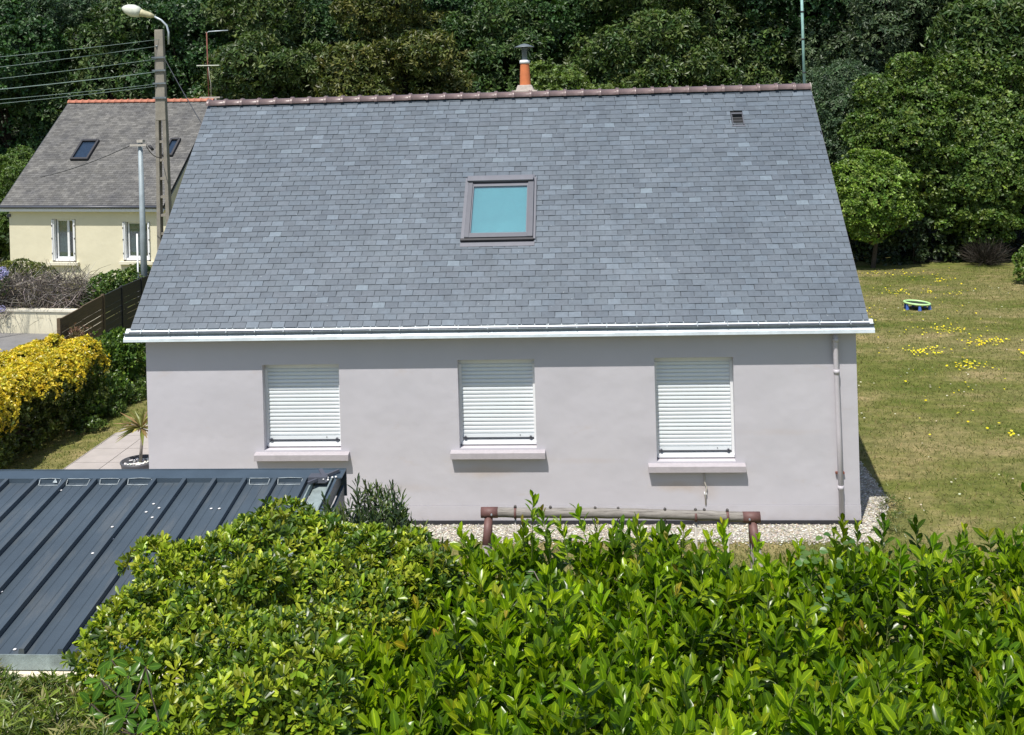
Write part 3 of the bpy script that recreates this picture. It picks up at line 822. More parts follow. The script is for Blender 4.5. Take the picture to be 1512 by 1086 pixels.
# --- chimney pot with cowl on a mortar block astride the ridge
chx = 6.345; chy = YR + .16
ch = mk('chimney', G().hexa([(chx - .24, chy - .2, ZR - .05), (chx + .24, chy - .2, ZR - .05), (chx + .24, chy + .2, ZR - .05), (chx - .24, chy + .2, ZR - .05),
                            (chx - .15, chy - .12, ZR + .21), (chx + .13, chy - .12, ZR + .21), (chx + .13, chy + .12, ZR + .21), (chx - .15, chy + .12, ZR + .21)])
        .box(chx - .25, chx + .25, chy - .21, chy + .21, ZR - .3, ZR + .10), M_MORTAR, house, bevel=.015)
mk('chimney_pot', G().lathe([(.112, .20), (.108, .3), (.098, .5), (.092, .62), (.092, .65), (.0, .65)], (chx, chy, ZR), 20), M_TERRA, ch)
mk('pot_collar', G().lathe([(.093, .645), (.104, .65), (.108, .68), (.10, .715), (.06, .72), (0, .72)], (chx, chy, ZR), 20), M_WHITE, ch)
mk('flue', G().lathe([(.055, .72), (.055, .93), (.075, .94), (.075, .98), (0, .98)], (chx, chy, ZR), 16), M_COWL, ch)
for a in (0, 2.1, 4.2): mk('cowl_strut', G().tube([(chx + .06 * cos(a), chy + .06 * sin(a), ZR + .9), (chx + .13 * cos(a), chy + .13 * sin(a), ZR + 1.0)], .008, 5), M_COWL, ch)
mk('cowl', G().lathe([(0, 1.055), (.08, 1.035), (.20, .985), (.205, .975), (0, .985)], (chx, chy, ZR), 20), M_COWL, ch)
# --- mast behind the ridge at the right
mst = mk('antenna_mast', G().tube([(11.93, YR + .12, ZR - .3), (11.922, YR + .12, ZR + 2.6)], .028, 8), M_MAST, house)
for z in (.28, .95, 1.5, 2.1): mk('mast_clamp', G().tube([(11.928, YR + .12, ZR + z), (11.928, YR + .12, ZR + z + .03)], .036, 8), M_BLACK, mst)

# ================================================================== PAVED PATH, POT
path = mk('terrace', G().box(-2.95, -.01, -3.5, 5.9, -.06, .012), M_MORTAR); tag(path, kind='structure')
slm = {}
y = 5.88; row = 0
while y > -3.2:
    x = -.02; k = 0
    while x > -2.9:
        w = .72
        xa = max(x - w, -2.93)
        key = round(x - xa, 3)
        if key not in slm:
            g = G().box(-key / 2 + .007, key / 2 - .007, -.44, .44, 0, .018)
            me = bpy.data.meshes.new('paving_slab'); me.from_pydata(g.v, [], g.f); me.materials.append(M_SLAB); slm[key] = me
        o = bpy.data.objects.new('paving_slab', slm[key]); COL.objects.link(o); o.parent = path
        o.location = Vector(((x + xa) / 2, y - .45, .014 + random.uniform(0, .003))) - wl_of(path)
        x -= w
    y -= .9
pot = thing('yucca_pot', (-1.12, 2.20, .03), 'dark round pot with young spiky yucca topped with white pebbles', 'potted plant')
mk('pot', G().lathe([(0, 0), (.24, 0), (.30, .1), (.33, .30), (.35, .34), (.34, .36), (.31, .36), (.30, .30), (0, .29)], (-1.12, 2.20, .034), 24), M_POT, pot)
def reg_pot(n):
    a = RNG.uniform(0, 2 * pi, n); r = .28 * np.sqrt(RNG.random(n)); return np.stack([-1.12 + r * np.cos(a), 2.20 + r * np.sin(a), np.full(n, .35)], -1)
stones('pebbles', 120, reg_pot, .03, [(.8, .79, .77), (.7, .69, .66)], parent=pot)
mk('trunk', G().tube([(-1.10, 2.20, .33), (-1.06, 2.20, .7), (-1.06, 2.20, 1.02)], [.035, .028, .025], 8), M_TWIG, pot)
k = 70; d = rand_dirs(k, RNG); d[:, 2] = np.abs(d[:, 2]) * 1.0 - .25; P = np.tile([-1.06, 2.20, 1.0], (k, 1)) + d * .02
V, F, T = build_leaves(T_NARROW, P, d, np.tile([0, 0, 1.], (k, 1)) + RNG.normal(size=(k, 3)) * .2, RNG.uniform(.30, .52, k), tints(k, RNG, [(.22, .24, .07), (.34, .31, .10), (.30, .20, .10)], .2, .2))
mk_np('leaves', V, F, F_PITTO, pot, T)

# ================================================================== FENCE (posts and boards)
fence = thing('garden_fence', (-6.4, 12, 0), 'horizontal board fence, brown panels then charcoal, left of the house', 'fence')
fp = [(-6.80, 17.6), (-6.80, 15.9), (-6.72, 14.25), (-6.55, 12.6), (-6.32, 10.8), (-6.08, 9.05), (-6.12, 7.3), (-6.2, 5.5), (-6.3, 3.7), (-6.4, 1.9), (-6.5, .1)]
ftop = [1.80, 1.80, 1.80, 1.82, 1.80, 1.46, 1.40, 1.35, 1.3, 1.3]
for i, (x, y) in enumerate(fp):
    zt = max(ftop[min(i, 9)], ftop[max(0, i - 1)])
    if i == 4: continue
    mt = M_BROWNF if i >= 3 else M_BLACKF
    mk('post', G().box(x - .045, x + .045, y - .045, y + .045, 0, zt + .05), mt, fence)
for i in range(len(fp) - 1):
    a, b = Vector((*fp[i], 0)), Vector((*fp[i + 1], 0)); zt = ftop[i]
    d = (b - a).normalized(); a2, b2 = a + d * .05, b - d * .05
    if i == 3: b2 = b - d * .002
    if i == 4: a2 = a + d * .002
    n = 10; h = (zt - .05) / n
    for k in range(n):
        z = .05 + (k + .5) * h
        gap = .022 if k in (3, 5, 6, 7) else .006
        g = G().beam(a2 + Vector((0, 0, z)), b2 + Vector((0, 0, z)), .022, h - gap)
        mk('board', g, M_BROWNF if i >= 3 else M_BLACKF, fence)
    mk('capping', G().beam(a2 + Vector((0, 0, zt + .012)), b2 + Vector((0, 0, zt + .012)), .04, .018), M_BROWNF if i >= 3 else M_BLACKF, fence)

# ================================================================== LOW CREAM WALL
lw = thing('low_wall', (-14, 16.7, 0), 'low cream rendered wall with coping at the far side of the street', 'wall')
wa, wb = atZ(-160, 488, 0), atZ(100, 494, 0)
wa = Vector((wa[0], wa[1], 0)); wb = Vector((wb[0] + 1.2, wb[1] - .05, 0))
mk('wall', G().beam(wa + Vector((0, 0, .36)), wb + Vector((0, 0, .36)), .2, .72), M_CREAM, lw)
cd = (wb - wa)
for k in range(10):
    p, q = wa + cd * (k / 10), wa + cd * ((k + 1) / 10) - cd.normalized() * .008
    mk('coping', G().beam(p + Vector((0, 0, .755)), q + Vector((0, 0, .755)), .30, .065), M_CSILL, lw)
# ================================================================== NEIGHBOUR HOUSE
nx0, ny0, nrot = -17.52, 26.82, -0.065
NZE, NZR, NRUN, NW = 3.34, 7.77, 5.72, 7.35
TILT = -0.016
def NPt(a, b, z): return (nx0 + a * cos(nrot) - b * sin(nrot), ny0 + a * sin(nrot) + b * cos(nrot), z + TILT * (a - 3.5))
def nloc(u, v, b):     # picture point on the local plane b = const -> (a, z)
    d = ray(u, v); ex, ey = EYE[0] - nx0, EYE[1] - ny0
    eb = -ex * sin(nrot) * 1 + ey * cos(nrot); db = -d[0] * sin(nrot) + d[1] * cos(nrot)
    eb = -(ex) * sin(nrot) + ey * cos(nrot)
    t = (b - eb) / db; P = EYE + d * t
    ex, ey = P[0] - nx0, P[1] - ny0
    a = ex * cos(nrot) + ey * sin(nrot)
    return a, P[2] - TILT * (a - 3.5)
def nb(g): g.v = [NPt(*p) for p in g.v]; return g
nh = thing('neighbour_house', NPt(NW / 2, NRUN, 0), 'cream house with weathered grey slate roof and orange ridge beyond the street', 'house')
WB = .28
nwins = []
for (u0, v0, u1, v1) in ((76, 324, 113, 387), (181, 328, 223, 386)):
    a0, z1 = nloc(u0, v0, WB); a1, z0 = nloc(u1, v1, WB); nwins.append((a0, a1, z0, z1))
def nwall():
    xs = sorted({.22, NW, *[h[0] for h in nwins], *[h[1] for h in nwins]}); g = G()
    zmin, zmax = -.6, 3.3
    prev = .22
    for a0, a1, z0, z1 in nwins:
        g.box(prev, a0, WB, WB + .3, zmin, zmax); g.box(a0, a1, WB, WB + .3, zmin, z0); g.box(a0, a1, WB, WB + .3, z1, zmax); prev = a1
    g.box(prev, NW, WB, WB + .3, zmin, zmax)
    return g
mk('wall', nb(nwall()), M_CREAM, nh)
g = G(); pr = [(WB + .31, -.6), (2 * NRUN - WB, -.6), (2 * NRUN - WB, 3.3), (NRUN, NZR - .25), (WB + .31, 3.5)]
for x in (.23, NW - .3):
    n = 5; g.add([(x, y, z) for y, z in pr] + [(x + .28, y, z) for y, z in pr], [tuple(reversed(range(n))), tuple(range(n, 2 * n))] + [(i, (i + 1) % n, n + (i + 1) % n, n + i) for i in range(n)])
mk('wall', nb(g), M_CREAM, nh)
nt_ = (NZR - NZE) / NRUN; nsl = hypot(1, nt_); nuy, nuz = 1 / nsl, nt_ / nsl
def NRP(x, s, n): return (x, s * nuy - n * nuz, NZE + s * nuz + n * nuy)
def nrbox(g, x0, x1, s0, s1, n0, n1):
    return g.hexa([NRP(x0, s0, n0), NRP(x1, s0, n0), NRP(x1, s1, n0), NRP(x0, s1, n0), NRP(x0, s0, n1), NRP(x1, s0, n1), NRP(x1, s1, n1), NRP(x0, s1, n1)])
prof = [(0, NZE), (NRUN, NZR), (2 * NRUN, NZE), (2 * NRUN, NZE - .14), (NRUN, NZR - .2), (0, NZE - .14)]
nroof = mk('roof', nb(G().add([(0, y, z) for y, z in prof] + [(NW, y, z) for y, z in prof],
          [(0, 6, 7, 1), (1, 7, 8, 2), (2, 8, 9, 3), (3, 9, 10, 4), (4, 10, 11, 5), (5, 11, 6, 0), (5, 4, 1, 0), (4, 3, 2, 1), (6, 7, 10, 11), (7, 8, 9, 10)])), M_DECK, nh)
vs, fs, ts = [], [], []
NL = NRUN * nsl; r = 0
while r * .12 < NL - .05:
    s0 = r * .12; x = -(.11 if r % 2 else 0)
    while x < NW:
        x0, x1 = max(x, 0), min(x + .22, NW); x += .22
        if x1 - x0 < .03: continue
        n0 = len(vs); l0 = .012 + random.uniform(-.002, .004)
        vs += [NPt(*NRP(x0 + .003, s0, l0)), NPt(*NRP(x1 - .003, s0, l0)), NPt(*NRP(x1 - .003, s0 + .125, .004)), NPt(*NRP(x0 + .003, s0 + .125, .004)),
               NPt(*NRP(x0 + .003, s0, .001)), NPt(*NRP(x1 - .003, s0, .001))]
        fs += [(n0, n0 + 1, n0 + 2, n0 + 3), (n0 + 4, n0 + 5, n0 + 1, n0)]
        k = random.uniform(.72, 1.25); ts += [(.118 * k, .118 * k, .117 * k, 0)] * 6
    r += 1
tag(mk_np('slate_courses', np.array(vs), np.array(fs), M_OSLATE, nroof, np.array(ts)), kind='stuff')
nrt = ridge_tile_mesh(.33, M_OTILE, .15, .8)
for k in range(int(NW / .33)):
    o = bpy.data.objects.new('ridge_tile', nrt); COL.objects.link(o); o.parent = nroof
    o.location = Vector(NPt(k * .33, NRUN, NZR - .03)) - wl_of(nroof); o.rotation_euler = (random.gauss(0, .03), -TILT, nrot)
ng = mk('eaves_gutter', nb(G().tube([(-.05, -.06, NZE - .06), (NW, -.06, NZE - .06)], .06, 8)), M_GREY, nh)
mk('fascia', nb(G().box(-.02, NW, .0, .03, NZE - .26, NZE - .125)), M_WHITE, nh)
mk('soffit', nb(G().box(0, NW, .031, WB, NZE - .2, NZE - .17)), M_WHITE, nh)
mk('verge_strip', nb(nrbox(G(), -.012, .0, 0, NL, -.12, .015)), M_GREYL, nroof)
for wi, (a0, a1, z0, z1) in enumerate(nwins):
    w = mk('window', nb(G().box(a0 + .14, a0 + .21, WB + .16, WB + .22, z0 + .12, z1 - .02).box(a1 - .21, a1 - .14, WB + .16, WB + .22, z0 + .12, z1 - .02)
          .box(a0 + .21, a1 - .21, WB + .16, WB + .22, z0 + .12, z0 + .2).box(a0 + .21, a1 - .21, WB + .16, WB + .22, z1 - .08, z1 - .02)
          .box(a0 + (a1 - a0) * .62 - .05, a0 + (a1 - a0) * .62 + .04, WB + .145, WB + .21, z0 + .2, z1 - .08)), M_WHITE, nh)
    w['label'] = ['white framed window, left of the two', 'white framed window partly behind the steel pole'][wi]
    mk('pane', nb(G().box(a0 + .2, a1 - .2, WB + .185, WB + .19, z0 + .2, z1 - .08)), M_PANE, w)
    mk('curtain', nb(G().box(a0 + .2, a0 + (a1 - a0) * .6, WB + .24, WB + .25, z0 + .2, z1 - .08)), M_CURT, w)
    mk('dark_room_sheet', nb(G().box(a0 + .02, a1 - .02, WB + .28, WB + .29, z0, z1)), M_DARKIN, w)  # flat dark sheet painted as the unlit depth behind the pane
    mk('ledge', nb(G().box(a0 + .1, a1 - .1, WB + .02, WB + .16, z0 + .03, z0 + .12)), M_WHITE, w)
    for sgn, xa in ((1, a0 + .02), (-1, a1 - .02)):
        s = mk('folded_shutter', nb(G().box(xa, xa + sgn * .045, WB - .06, WB + .15, z0 + .06, z1 - .02).box(xa + sgn * .05, xa + sgn * .095, WB - .03, WB + .15, z0 + .06, z1 - .02)), M_WHITE, nh)
        for zz in (.2, .55, .85): mk('hinge', nb(G().box(xa - sgn * .005, xa + sgn * .03, WB - .075, WB - .061, z0 + (z1 - z0) * zz - .03, z0 + (z1 - z0) * zz + .03)), M_BLACK, s)
    mk('window_sill', nb(G().box(a0 - .14, a1 + .14, WB - .16, WB - .001, z0 - .13, z0 - .01).box(a0 + .001, a1 - .001, WB, WB + .16, z0 - .05, z0 + .0)), M_CSILL, nh)
a_, z_ = nloc(14, 318, WB)
mk('number_plate', nb(G().box(a_ - .09, a_ + .07, WB - .06, WB - .001, z_ - .07, z_ + .05)), M_GREY, nh)  # small grey box for the house number plate
# roof windows of the neighbour
def nslope(u, v):
    """picture point -> (x, s) on the neighbour roof plane"""
    best = None
    lo, hi = 0.0, NRUN
    for b in np.linspace(0, NRUN, 400):
        a, z = nloc(u, v, b); e = z - (NZE + nt_ * b)
        if best is None or abs(e) < best[0]: best = (abs(e), a, b)
    return best[1], best[2] * nsl
for (p0, p1, p2, lb) in (((104, 238), (130, 238), (147, 209), 'open-framed roof window near the left verge'), ((240, 232), (255, 232), (270, 207), 'roof window half hidden by the concrete pole')):
    x0, s0 = nslope(*p0); x1, _ = nslope(*p1); _, s1 = nslope(*p2)
    w = mk('roof_window', nb(nrbox(nrbox(nrbox(nrbox(G(), x0, x0 + .09, s0, s1, .02, .13), x1 - .09, x1, s0, s1, .02, .13), x0 + .09, x1 - .09, s0, s0 + .1, .02, .13), x0 + .09, x1 - .09, s1 - .12, s1, .02, .15)), M_BLACK, nroof)
    mk('glass', nb(nrbox(G(), x0 + .09, x1 - .09, s0 + .1, s1 - .12, .05, .055)), M_NGL, w)
    w['label'] = lb
# chimney stub and rusty aerial behind the ridge
a_, z_ = nloc(305, 140, NRUN + .1)
nch = mk('chimney', nb(G().box(a_ - .55, a_ + .5, NRUN + .05, NRUN + .5, NZR - .5, NZR + .10).box(a_ - .35, a_ + .65, NRUN + .1, NRUN + .45, NZR + .101, NZR + .17)), M_MORTAR, nh)
zt = nloc(307, 48, NRUN + .3)[1]; zb = nloc(307, 97, NRUN + .3)[1]; a_ = nloc(307, 97, NRUN + .3)[0]
an = mk('aerial', nb(G().tube([(a_, NRUN + .3, NZR), (a_ - .02, NRUN + .3, zt)], .028, 6)), M_RUST, nh)
mk('aerial_boom', nb(G().tube([(a_ - .03, NRUN + .3, zt - .06), (a_ + .08, NRUN + .3, zt + .03), (a_ + 1.05, NRUN + .3, zt + .07)], .024, 6)), M_STEEL, an)
mk('aerial_bar', nb(G().box(a_ - .53, a_ + .58, NRUN + .22, NRUN + .38, zb - .02, zb + .02)), M_LAMP, an)
mk('coax_cable', nb(G().tube([(a_ + .04, NRUN + .26, zb), (a_ + .07, NRUN + .26, zb - .5), (a_ + .14, NRUN + .26, zb - .85), (a_ + .13, NRUN + .26, NZR + .1)], .013, 5)), M_ROPE, an)

# ================================================================== POLES, LAMP, WIRES
PD = 38.0
pb = atD(243, 330, PD); ptp = atD(244, 44, PD)
pole = thing('utility_pole', (pb[0], pb[1], 0), 'tall concrete ladder pole standing behind the fence, carrying a street lamp', 'pole')
px0, py0 = float(pb[0]), float(pb[1]); ptz = float(ptp[2])
def wpole(z): return .30 + (.52 - .30) * (1 - (z) / ptz)
zo = float(atD(248, 178, PD)[2])
g = G()
wt, wz = wpole(ptz) / 2, wpole(zo) / 2
g.hexa([(px0 - wz, py0 - .12, zo), (px0 + wz, py0 - .12, zo), (px0 + wz, py0 + .12, zo), (px0 - wz, py0 + .12, zo),
        (px0 - wt, py0 - .09, ptz), (px0 + wt, py0 - .09, ptz), (px0 + wt, py0 + .09, ptz), (px0 - wt, py0 + .09, ptz)])
mk('shaft', g, M_CONC, pole, bevel=.02)
w0 = wpole(0) / 2
for sg in (-1, 1):
    g = G(); t = .13
    xa, xb = (px0 - w0, px0 - w0 + t) if sg < 0 else (px0 + w0 - t, px0 + w0)
    xc, xd = (px0 - wz, px0 - wz + t * .9) if sg < 0 else (px0 + wz - t * .9, px0 + wz)
    g.hexa([(xa, py0 - .15, 0), (xb, py0 - .15, 0), (xb, py0 + .15, 0), (xa, py0 + .15, 0), (xc, py0 - .12, zo), (xd, py0 - .12, zo), (xd, py0 + .12, zo), (xc, py0 + .12, zo)])
    mk('leg', g, M_CONC, pole)
z = .3
while z < zo - .2:
    w = wpole(z) / 2 - .12; mk('rung', G().box(px0 - w, px0 + w, py0 - .10, py0 + .10, z, z + .09), M_CONC, pole); z += .64
for zz in (7.6, 8.1, 8.55, 9.0):
    if zz < ptz: mk('pole_clamp', G().box(px0 - .24, px0 + .24, py0 - .16, py0 - .125, zz, zz + .06), M_ZDARK, pole)
# lamp
A = [atD(*q, PD - .1) for q in ((249, 66), (249, 48), (246, 38), (238, 30), (226, 24))]
lamp = thing('street_lamp', tuple(A[0]), 'grey-green street lamp head on a curved bracket at the top of the concrete pole', 'street lamp')
mk('bracket', G().tube([tuple(p) for p in A], .035, 8), M_STEEL, lamp)
a = atD(228, 24.5, PD - .1); b = atD(207, 19, PD - .1); c = atD(180, 12, PD - .1)
v = lambda p, q, t: tuple(np.array(p) * (1 - t) + np.array(q) * t)
mk('housing', G().tube([v(a, b, 0), v(a, b, .3), v(a, b, .8), v(a, b, 1.05)], [.045, .10, .12, .15], 10), M_LAMPN, lamp)
hd = G().tube([v(b, c, t) for t in (-.03, .15, .4, .7, .9, 1.0)], [.15, .20, .225, .18, .10, .03], 12)
mk('lamp_bowl', hd, M_LAMP, lamp)
# steel pole
SD = 36.2
sb_ = atD(213, 400, SD); stp = atD(209, 209, SD)
sp = thing('steel_pole', (float(sb_[0]), float(sb_[1]), 0), 'thin galvanised steel pole left of the concrete pole, behind the fence', 'pole')
mk('shaft', G().tube([(sb_[0], sb_[1], 0), (sb_[0] - .02, sb_[1], stp[2])], [.125, .075], 10), M_POLE, sp)
mk('pole_cap', G().box(sb_[0] - .10, sb_[0] + .10, sb_[1] - .10, sb_[1] + .10, stp[2] - .04, stp[2] + .05), M_ROPE, sp)
mk('cross_arm', G().box(sb_[0] - .32, sb_[0] + .24, sb_[1] - .14, sb_[1] - .09, stp[2] - .16, stp[2] - .09), M_ROPE, sp)
mk('ground_sleeve', G().tube([(sb_[0] - .17, sb_[1] - .1, 0), (sb_[0] - .17, sb_[1] - .1, float(atD(209, 345, SD)[2]))], .03, 6), M_WHITE, sp)
# wires
def wire(p, q, sag, r, mat, label, group):
    p = Vector(p); q = Vector(q); n = 14
    pts = [p.lerp(q, i / n) - Vector((0, 0, sag * 4 * (i / n) * (1 - i / n))) for i in range(n + 1)]
    o = mk('overhead_wire', G().tube(pts, r, 5), mat)
    return tag(o, label, 'wire', group)
wires = [((240, 58), (0, 79), 'topmost of the overhead wires running left from the concrete pole'),
         ((236, 68), (0, 94), 'second highest overhead wire left of the concrete pole'),
         ((236, 87), (0, 111), 'third overhead wire down, left of the concrete pole'),
         ((236, 106), (0, 127), 'fourth overhead wire down, thicker, left of the concrete pole'),
         ((236, 124), (0, 142), 'fifth overhead wire down, left of the concrete pole'),
         ((236, 127), (0, 148), 'lowest overhead wire running left from the concrete pole')]
for i, (a, b, lb) in enumerate(wires):
    pa = atD(*a, PD); pb2 = atD(*b, PD - 4.0)
    e = pb2 + (pb2 - pa) * 1.6
    wire(pa, e, .12, .008 if i != 3 else .014, M_WIRE, lb, 'overhead wires left of the concrete pole')
    if i > 0: mk('insulator', G().tube([tuple(pa), tuple(pa + (pb2 - pa) * .03)], .03, 6), M_ZDARK, pole)
pe = Vector(atD(299, 185, 25.3))
wire(atD(241, 83, PD), pe, .03, .012, M_WIRED, 'slanting service wire from the concrete pole down to the big slate roof', None)
wire((px0, py0 - .16, atD(241, 232, PD)[2]), (sb_[0] + .2, sb_[1] - .12, stp[2] - .1), .15, .014, M_WIRED, 'short dark wire slung between the steel pole and the concrete pole', None)
wire((sb_[0] - .3, sb_[1] - .12, stp[2] - .12), atD(60, 262, 40), .1, .014, M_WIRED, 'dark wire running down left from the steel pole across the grey roof', None)
mk('splice', G().tube([atD(220, 215, SD), atD(226, 222, SD)], .05, 6), M_BLACK, sp)

# ================================================================== CARPORT ROOF
cp = thing('carport', (2.0, -6.8, 0), 'lean-to with dark blue-grey ribbed metal roof at the lower left', 'shed')
CX0, CX1 = -3.6, 4.20; YB, YF, ZB, ZF = -5.23, -8.36, 2.50, 1.985
ct = (ZB - ZF) / (YB - YF)
def cz(y): return ZF + (y - YF) * ct
pitch = .3695; xr0 = 2.268 + 5 * pitch
sheetx = []
x = xr0
k = 0
ribs = [xr0 - pitch * i for i in range(16)]
for i, rx in enumerate(ribs):
    xl = rx - pitch if i < 15 else rx - .3
    w = .030
    g = G()
    g.hexa([(rx - w, YF, cz(YF) + .004), (rx + w, YF, cz(YF) + .004), (rx + w, YB, cz(YB) + .004), (rx - w, YB, cz(YB) + .004),
            (rx - w * .6, YF, cz(YF) + .060), (rx + w * .95, YF, cz(YF) + .060), (rx + w * .95, YB, cz(YB) + .056), (rx - w * .6, YB, cz(YB) + .056)])
    mk('rib', g, M_SHED, cp)
    # pan between ribs, with two shallow stiffening swages
    a0, a1 = xl + .002, rx - .002
    prof = [(a0, 0), (a0 + .115, 0), (a0 + .122, .006), (a0 + .13, 0), (a0 + .235, 0), (a0 + .243, .006), (a0 + .25, 0), (a1, 0)]
    g = G(); n = len(prof)
    for (yy) in (YF, YB): g.add([(px_, yy, cz(yy) + pz) for px_, pz in prof] + [(px_, yy, cz(yy) + pz - .012) for px_, pz in prof], [])
    fs = []
    for j in range(n - 1): fs += [(j, j + 1, 2 * n + j + 1, 2 * n + j), (n + j + 1, n + j, 3 * n + j, 3 * n + j + 1), (n + j, n + j + 1, j + 1, j)]
    g.f = fs; g.sm = [False] * len(fs)
    mk('roof_panel', g, M_SHED, cp)
g = G(); g.hexa([(xr0 + .032, YF, cz(YF) - .012), (CX1, YF, cz(YF) - .012), (CX1, YB, cz(YB) - .012), (xr0 + .032, YB, cz(YB) - .012), (xr0 + .032, YF, cz(YF)), (CX1, YF, cz(YF)), (CX1, YB, cz(YB)), (xr0 + .032, YB, cz(YB))])
mk('roof_panel', g, M_SHED, cp)
fl = mk('back_flashing', G().hexa([(CX0, YB + .002, ZB + .040), (4.56, YB + .002, ZB + .040), (4.56, YB + .24, ZB + .06), (CX0, YB + .24, ZB + .06),
                              (CX0, YB + .002, ZB + .052), (4.56, YB + .002, ZB + .052), (4.56, YB + .24, ZB + .072), (CX0, YB + .24, ZB + .072)]).box(CX0, 4.56, YB + .241, YB + .26, ZB - .25, ZB + .08), M_SHEDR, cp)
mk('closure_strip', G().box(CX0, 4.22, YB - .004, YB + .002, cz(YB) - .02, ZB + .039), M_SHEDR, cp)
# crumpled film tucked between the ribs
for i in range(len(ribs) - 1):
    if random.random() < .38: continue
    x1, x0 = ribs[i] - .03, ribs[i + 1] + .03
    g = G(); yb_ = YB - random.uniform(.05, .075)
    a_, b_ = x0 + random.uniform(0, .05), x1 - random.uniform(0, .05)
    loop = [(a_, YB - .01, cz(YB) + .044), (a_ + .01, yb_, cz(yb_) + .008), (x0 * .6 + x1 * .4, yb_ - random.uniform(0, .012), cz(yb_) + .007), (b_, yb_, cz(yb_) + .008), (b_ + .01, YB - .01, cz(YB) + .046)]
    g.tube(loop, .0032, 5)
    g.tube([(a_, YB - .006, ZB + .052), ((a_ + b_) / 2, YB - .004, ZB + random.uniform(.05, .062)), (b_, YB - .006, ZB + .053)], .003, 5)
    if random.random() < .35:
        xm = random.uniform(x0 + .05, x1 - .05); g.add([(xm - .03, YB - .03, cz(YB) + .015), (xm + .03, YB - .035, cz(YB) + .015), (xm + .005, YB - .02, cz(YB) + .06)], [(0, 1, 2)])
    mk('film_strip', g, M_PLAST, cp)
# side gutter at the right verge, side boards
sg_ = mk('side_gutter', G().hexa([(4.24, YF, cz(YF) - .03), (4.44, YF, cz(YF) - .03), (4.44, YB, cz(YB) - .03), (4.24, YB, cz(YB) - .03),
                                 (4.24, YF, cz(YF) - .02), (4.44, YF, cz(YF) - .02), (4.44, YB, cz(YB) - .02), (4.24, YB, cz(YB) - .02)]), M_GUT, cp)
for xx, h in ((4.22, .035), (4.45, .05)):
    mk('gutter_lip', G().beam((xx, YF, cz(YF) + h - .03), (xx, YB - .05, cz(YB) + h - .03), .016, .085), M_GUT, sg_)
mk('side_board', G().beam((4.49, YF, cz(YF) - .03), (4.49, YB + .2, cz(YB) - .0), .03, .16), M_SHEDR, cp)
mk('side_board', G().hexa([(4.51, YF, .4), (4.54, YF, .4), (4.54, YB + .2, .4), (4.51, YB + .2, .4), (4.51, YF, cz(YF) - .11), (4.54, YF, cz(YF) - .11), (4.54, YB + .2, cz(YB) - .11), (4.51, YB + .2, cz(YB) - .11)]), M_SHEDR, cp)
mk('corner_cap', G().box(4.18, 4.40, YB - .10, YB + .05, ZB + .02, ZB + .09).beam((4.2, YB - .18, ZB + .05), (4.5, YB + .12, ZB + .10), .03, .03).beam((4.42, YB - .12, ZB + .04), (4.28, YB + .1, ZB + .12), .05, .012), M_GREY, cp)
for k in range(7): mk('sealant_scrap', G().lathe([(0, .02), (.012, .012), (.016, 0), (0, 0)], (4.42 + random.uniform(-.07, .09), YB - .06 + random.uniform(-.06, .08), ZB + .06), 6), M_STONE, cp)
# front: metal drip trim and pale beam
mk('drip_trim', G().box(CX0, 4.2, YF - .012, YF - .002, cz(YF) - .13, cz(YF) + .01), M_GUT, cp)
mk('front_beam', G().box(CX0, 4.15, YF - .10, YF - .02, cz(YF) - .26, cz(YF) - .135), M_BEAMC, cp)
for x in (-3.4, -1.2, 1.4, 4.05):
    mk('post', G().box(x - .06, x + .06, YF - .09, YF + .03, 0, cz(YF) - .26), M_BEAMC, cp)
    mk('post', G().box(x - .06, x + .06, YB - .06, YB + .06, 0, cz(YB) - .02), M_BEAMC, cp)
mk('rear_beam', G().box(CX0, 4.15, YB - .05, YB + .05, cz(YB) - .16, cz(YB) - .03), M_BEAMC, cp)
# bird droppings / petals lying on the sheet
FL = {(216, 757): 'white fleck leftmost in the cluster of flecks', (227, 745): 'white fleck highest in the cluster', (235, 751): 'white fleck rightmost in the cluster', (225, 765): 'white fleck just below the middle of the cluster',
      (224, 782): 'white fleck below the cluster, upper of two', (218, 792): 'white fleck below the cluster, lower of two', (166, 779): 'white fleck, upper of the pair left of the cluster',
      (166, 797): 'white fleck, lower of the pair left of the cluster', (312, 752): 'white fleck, left one of the pair near the shrub top', (324, 752): 'white fleck, right one of the pair near the shrub top',
      (90, 725): 'lone white fleck close under the back flashing', (22, 960): 'white fleck at the lowest rib end', (2, 875): 'white fleck at the very left edge', (137, 818): 'faint white fleck beside a rib below the left pair'}
for (u, v) in ((216, 757), (227, 745), (235, 751), (225, 765), (224, 782), (218, 792), (166, 779), (166, 797), (312, 752), (324, 752), (90, 725), (22, 960), (2, 875), (137, 818)):
    d = ray(u, v); t = (ZF + ct * (EYE[1] - YF) - EYE[2]) / (d[2] - ct * d[1]); P = EYE + d * t
    o = mk('white_petal', G().lathe([(0, .006), (.012, .005), (.020, .0), (0, 0)], (P[0], P[1], P[2] + .006), 7), M_STONE)
    tag(o, FL[(u, v)] + ' on the dark metal roof', 'petal', 'white flecks on the carport roof')

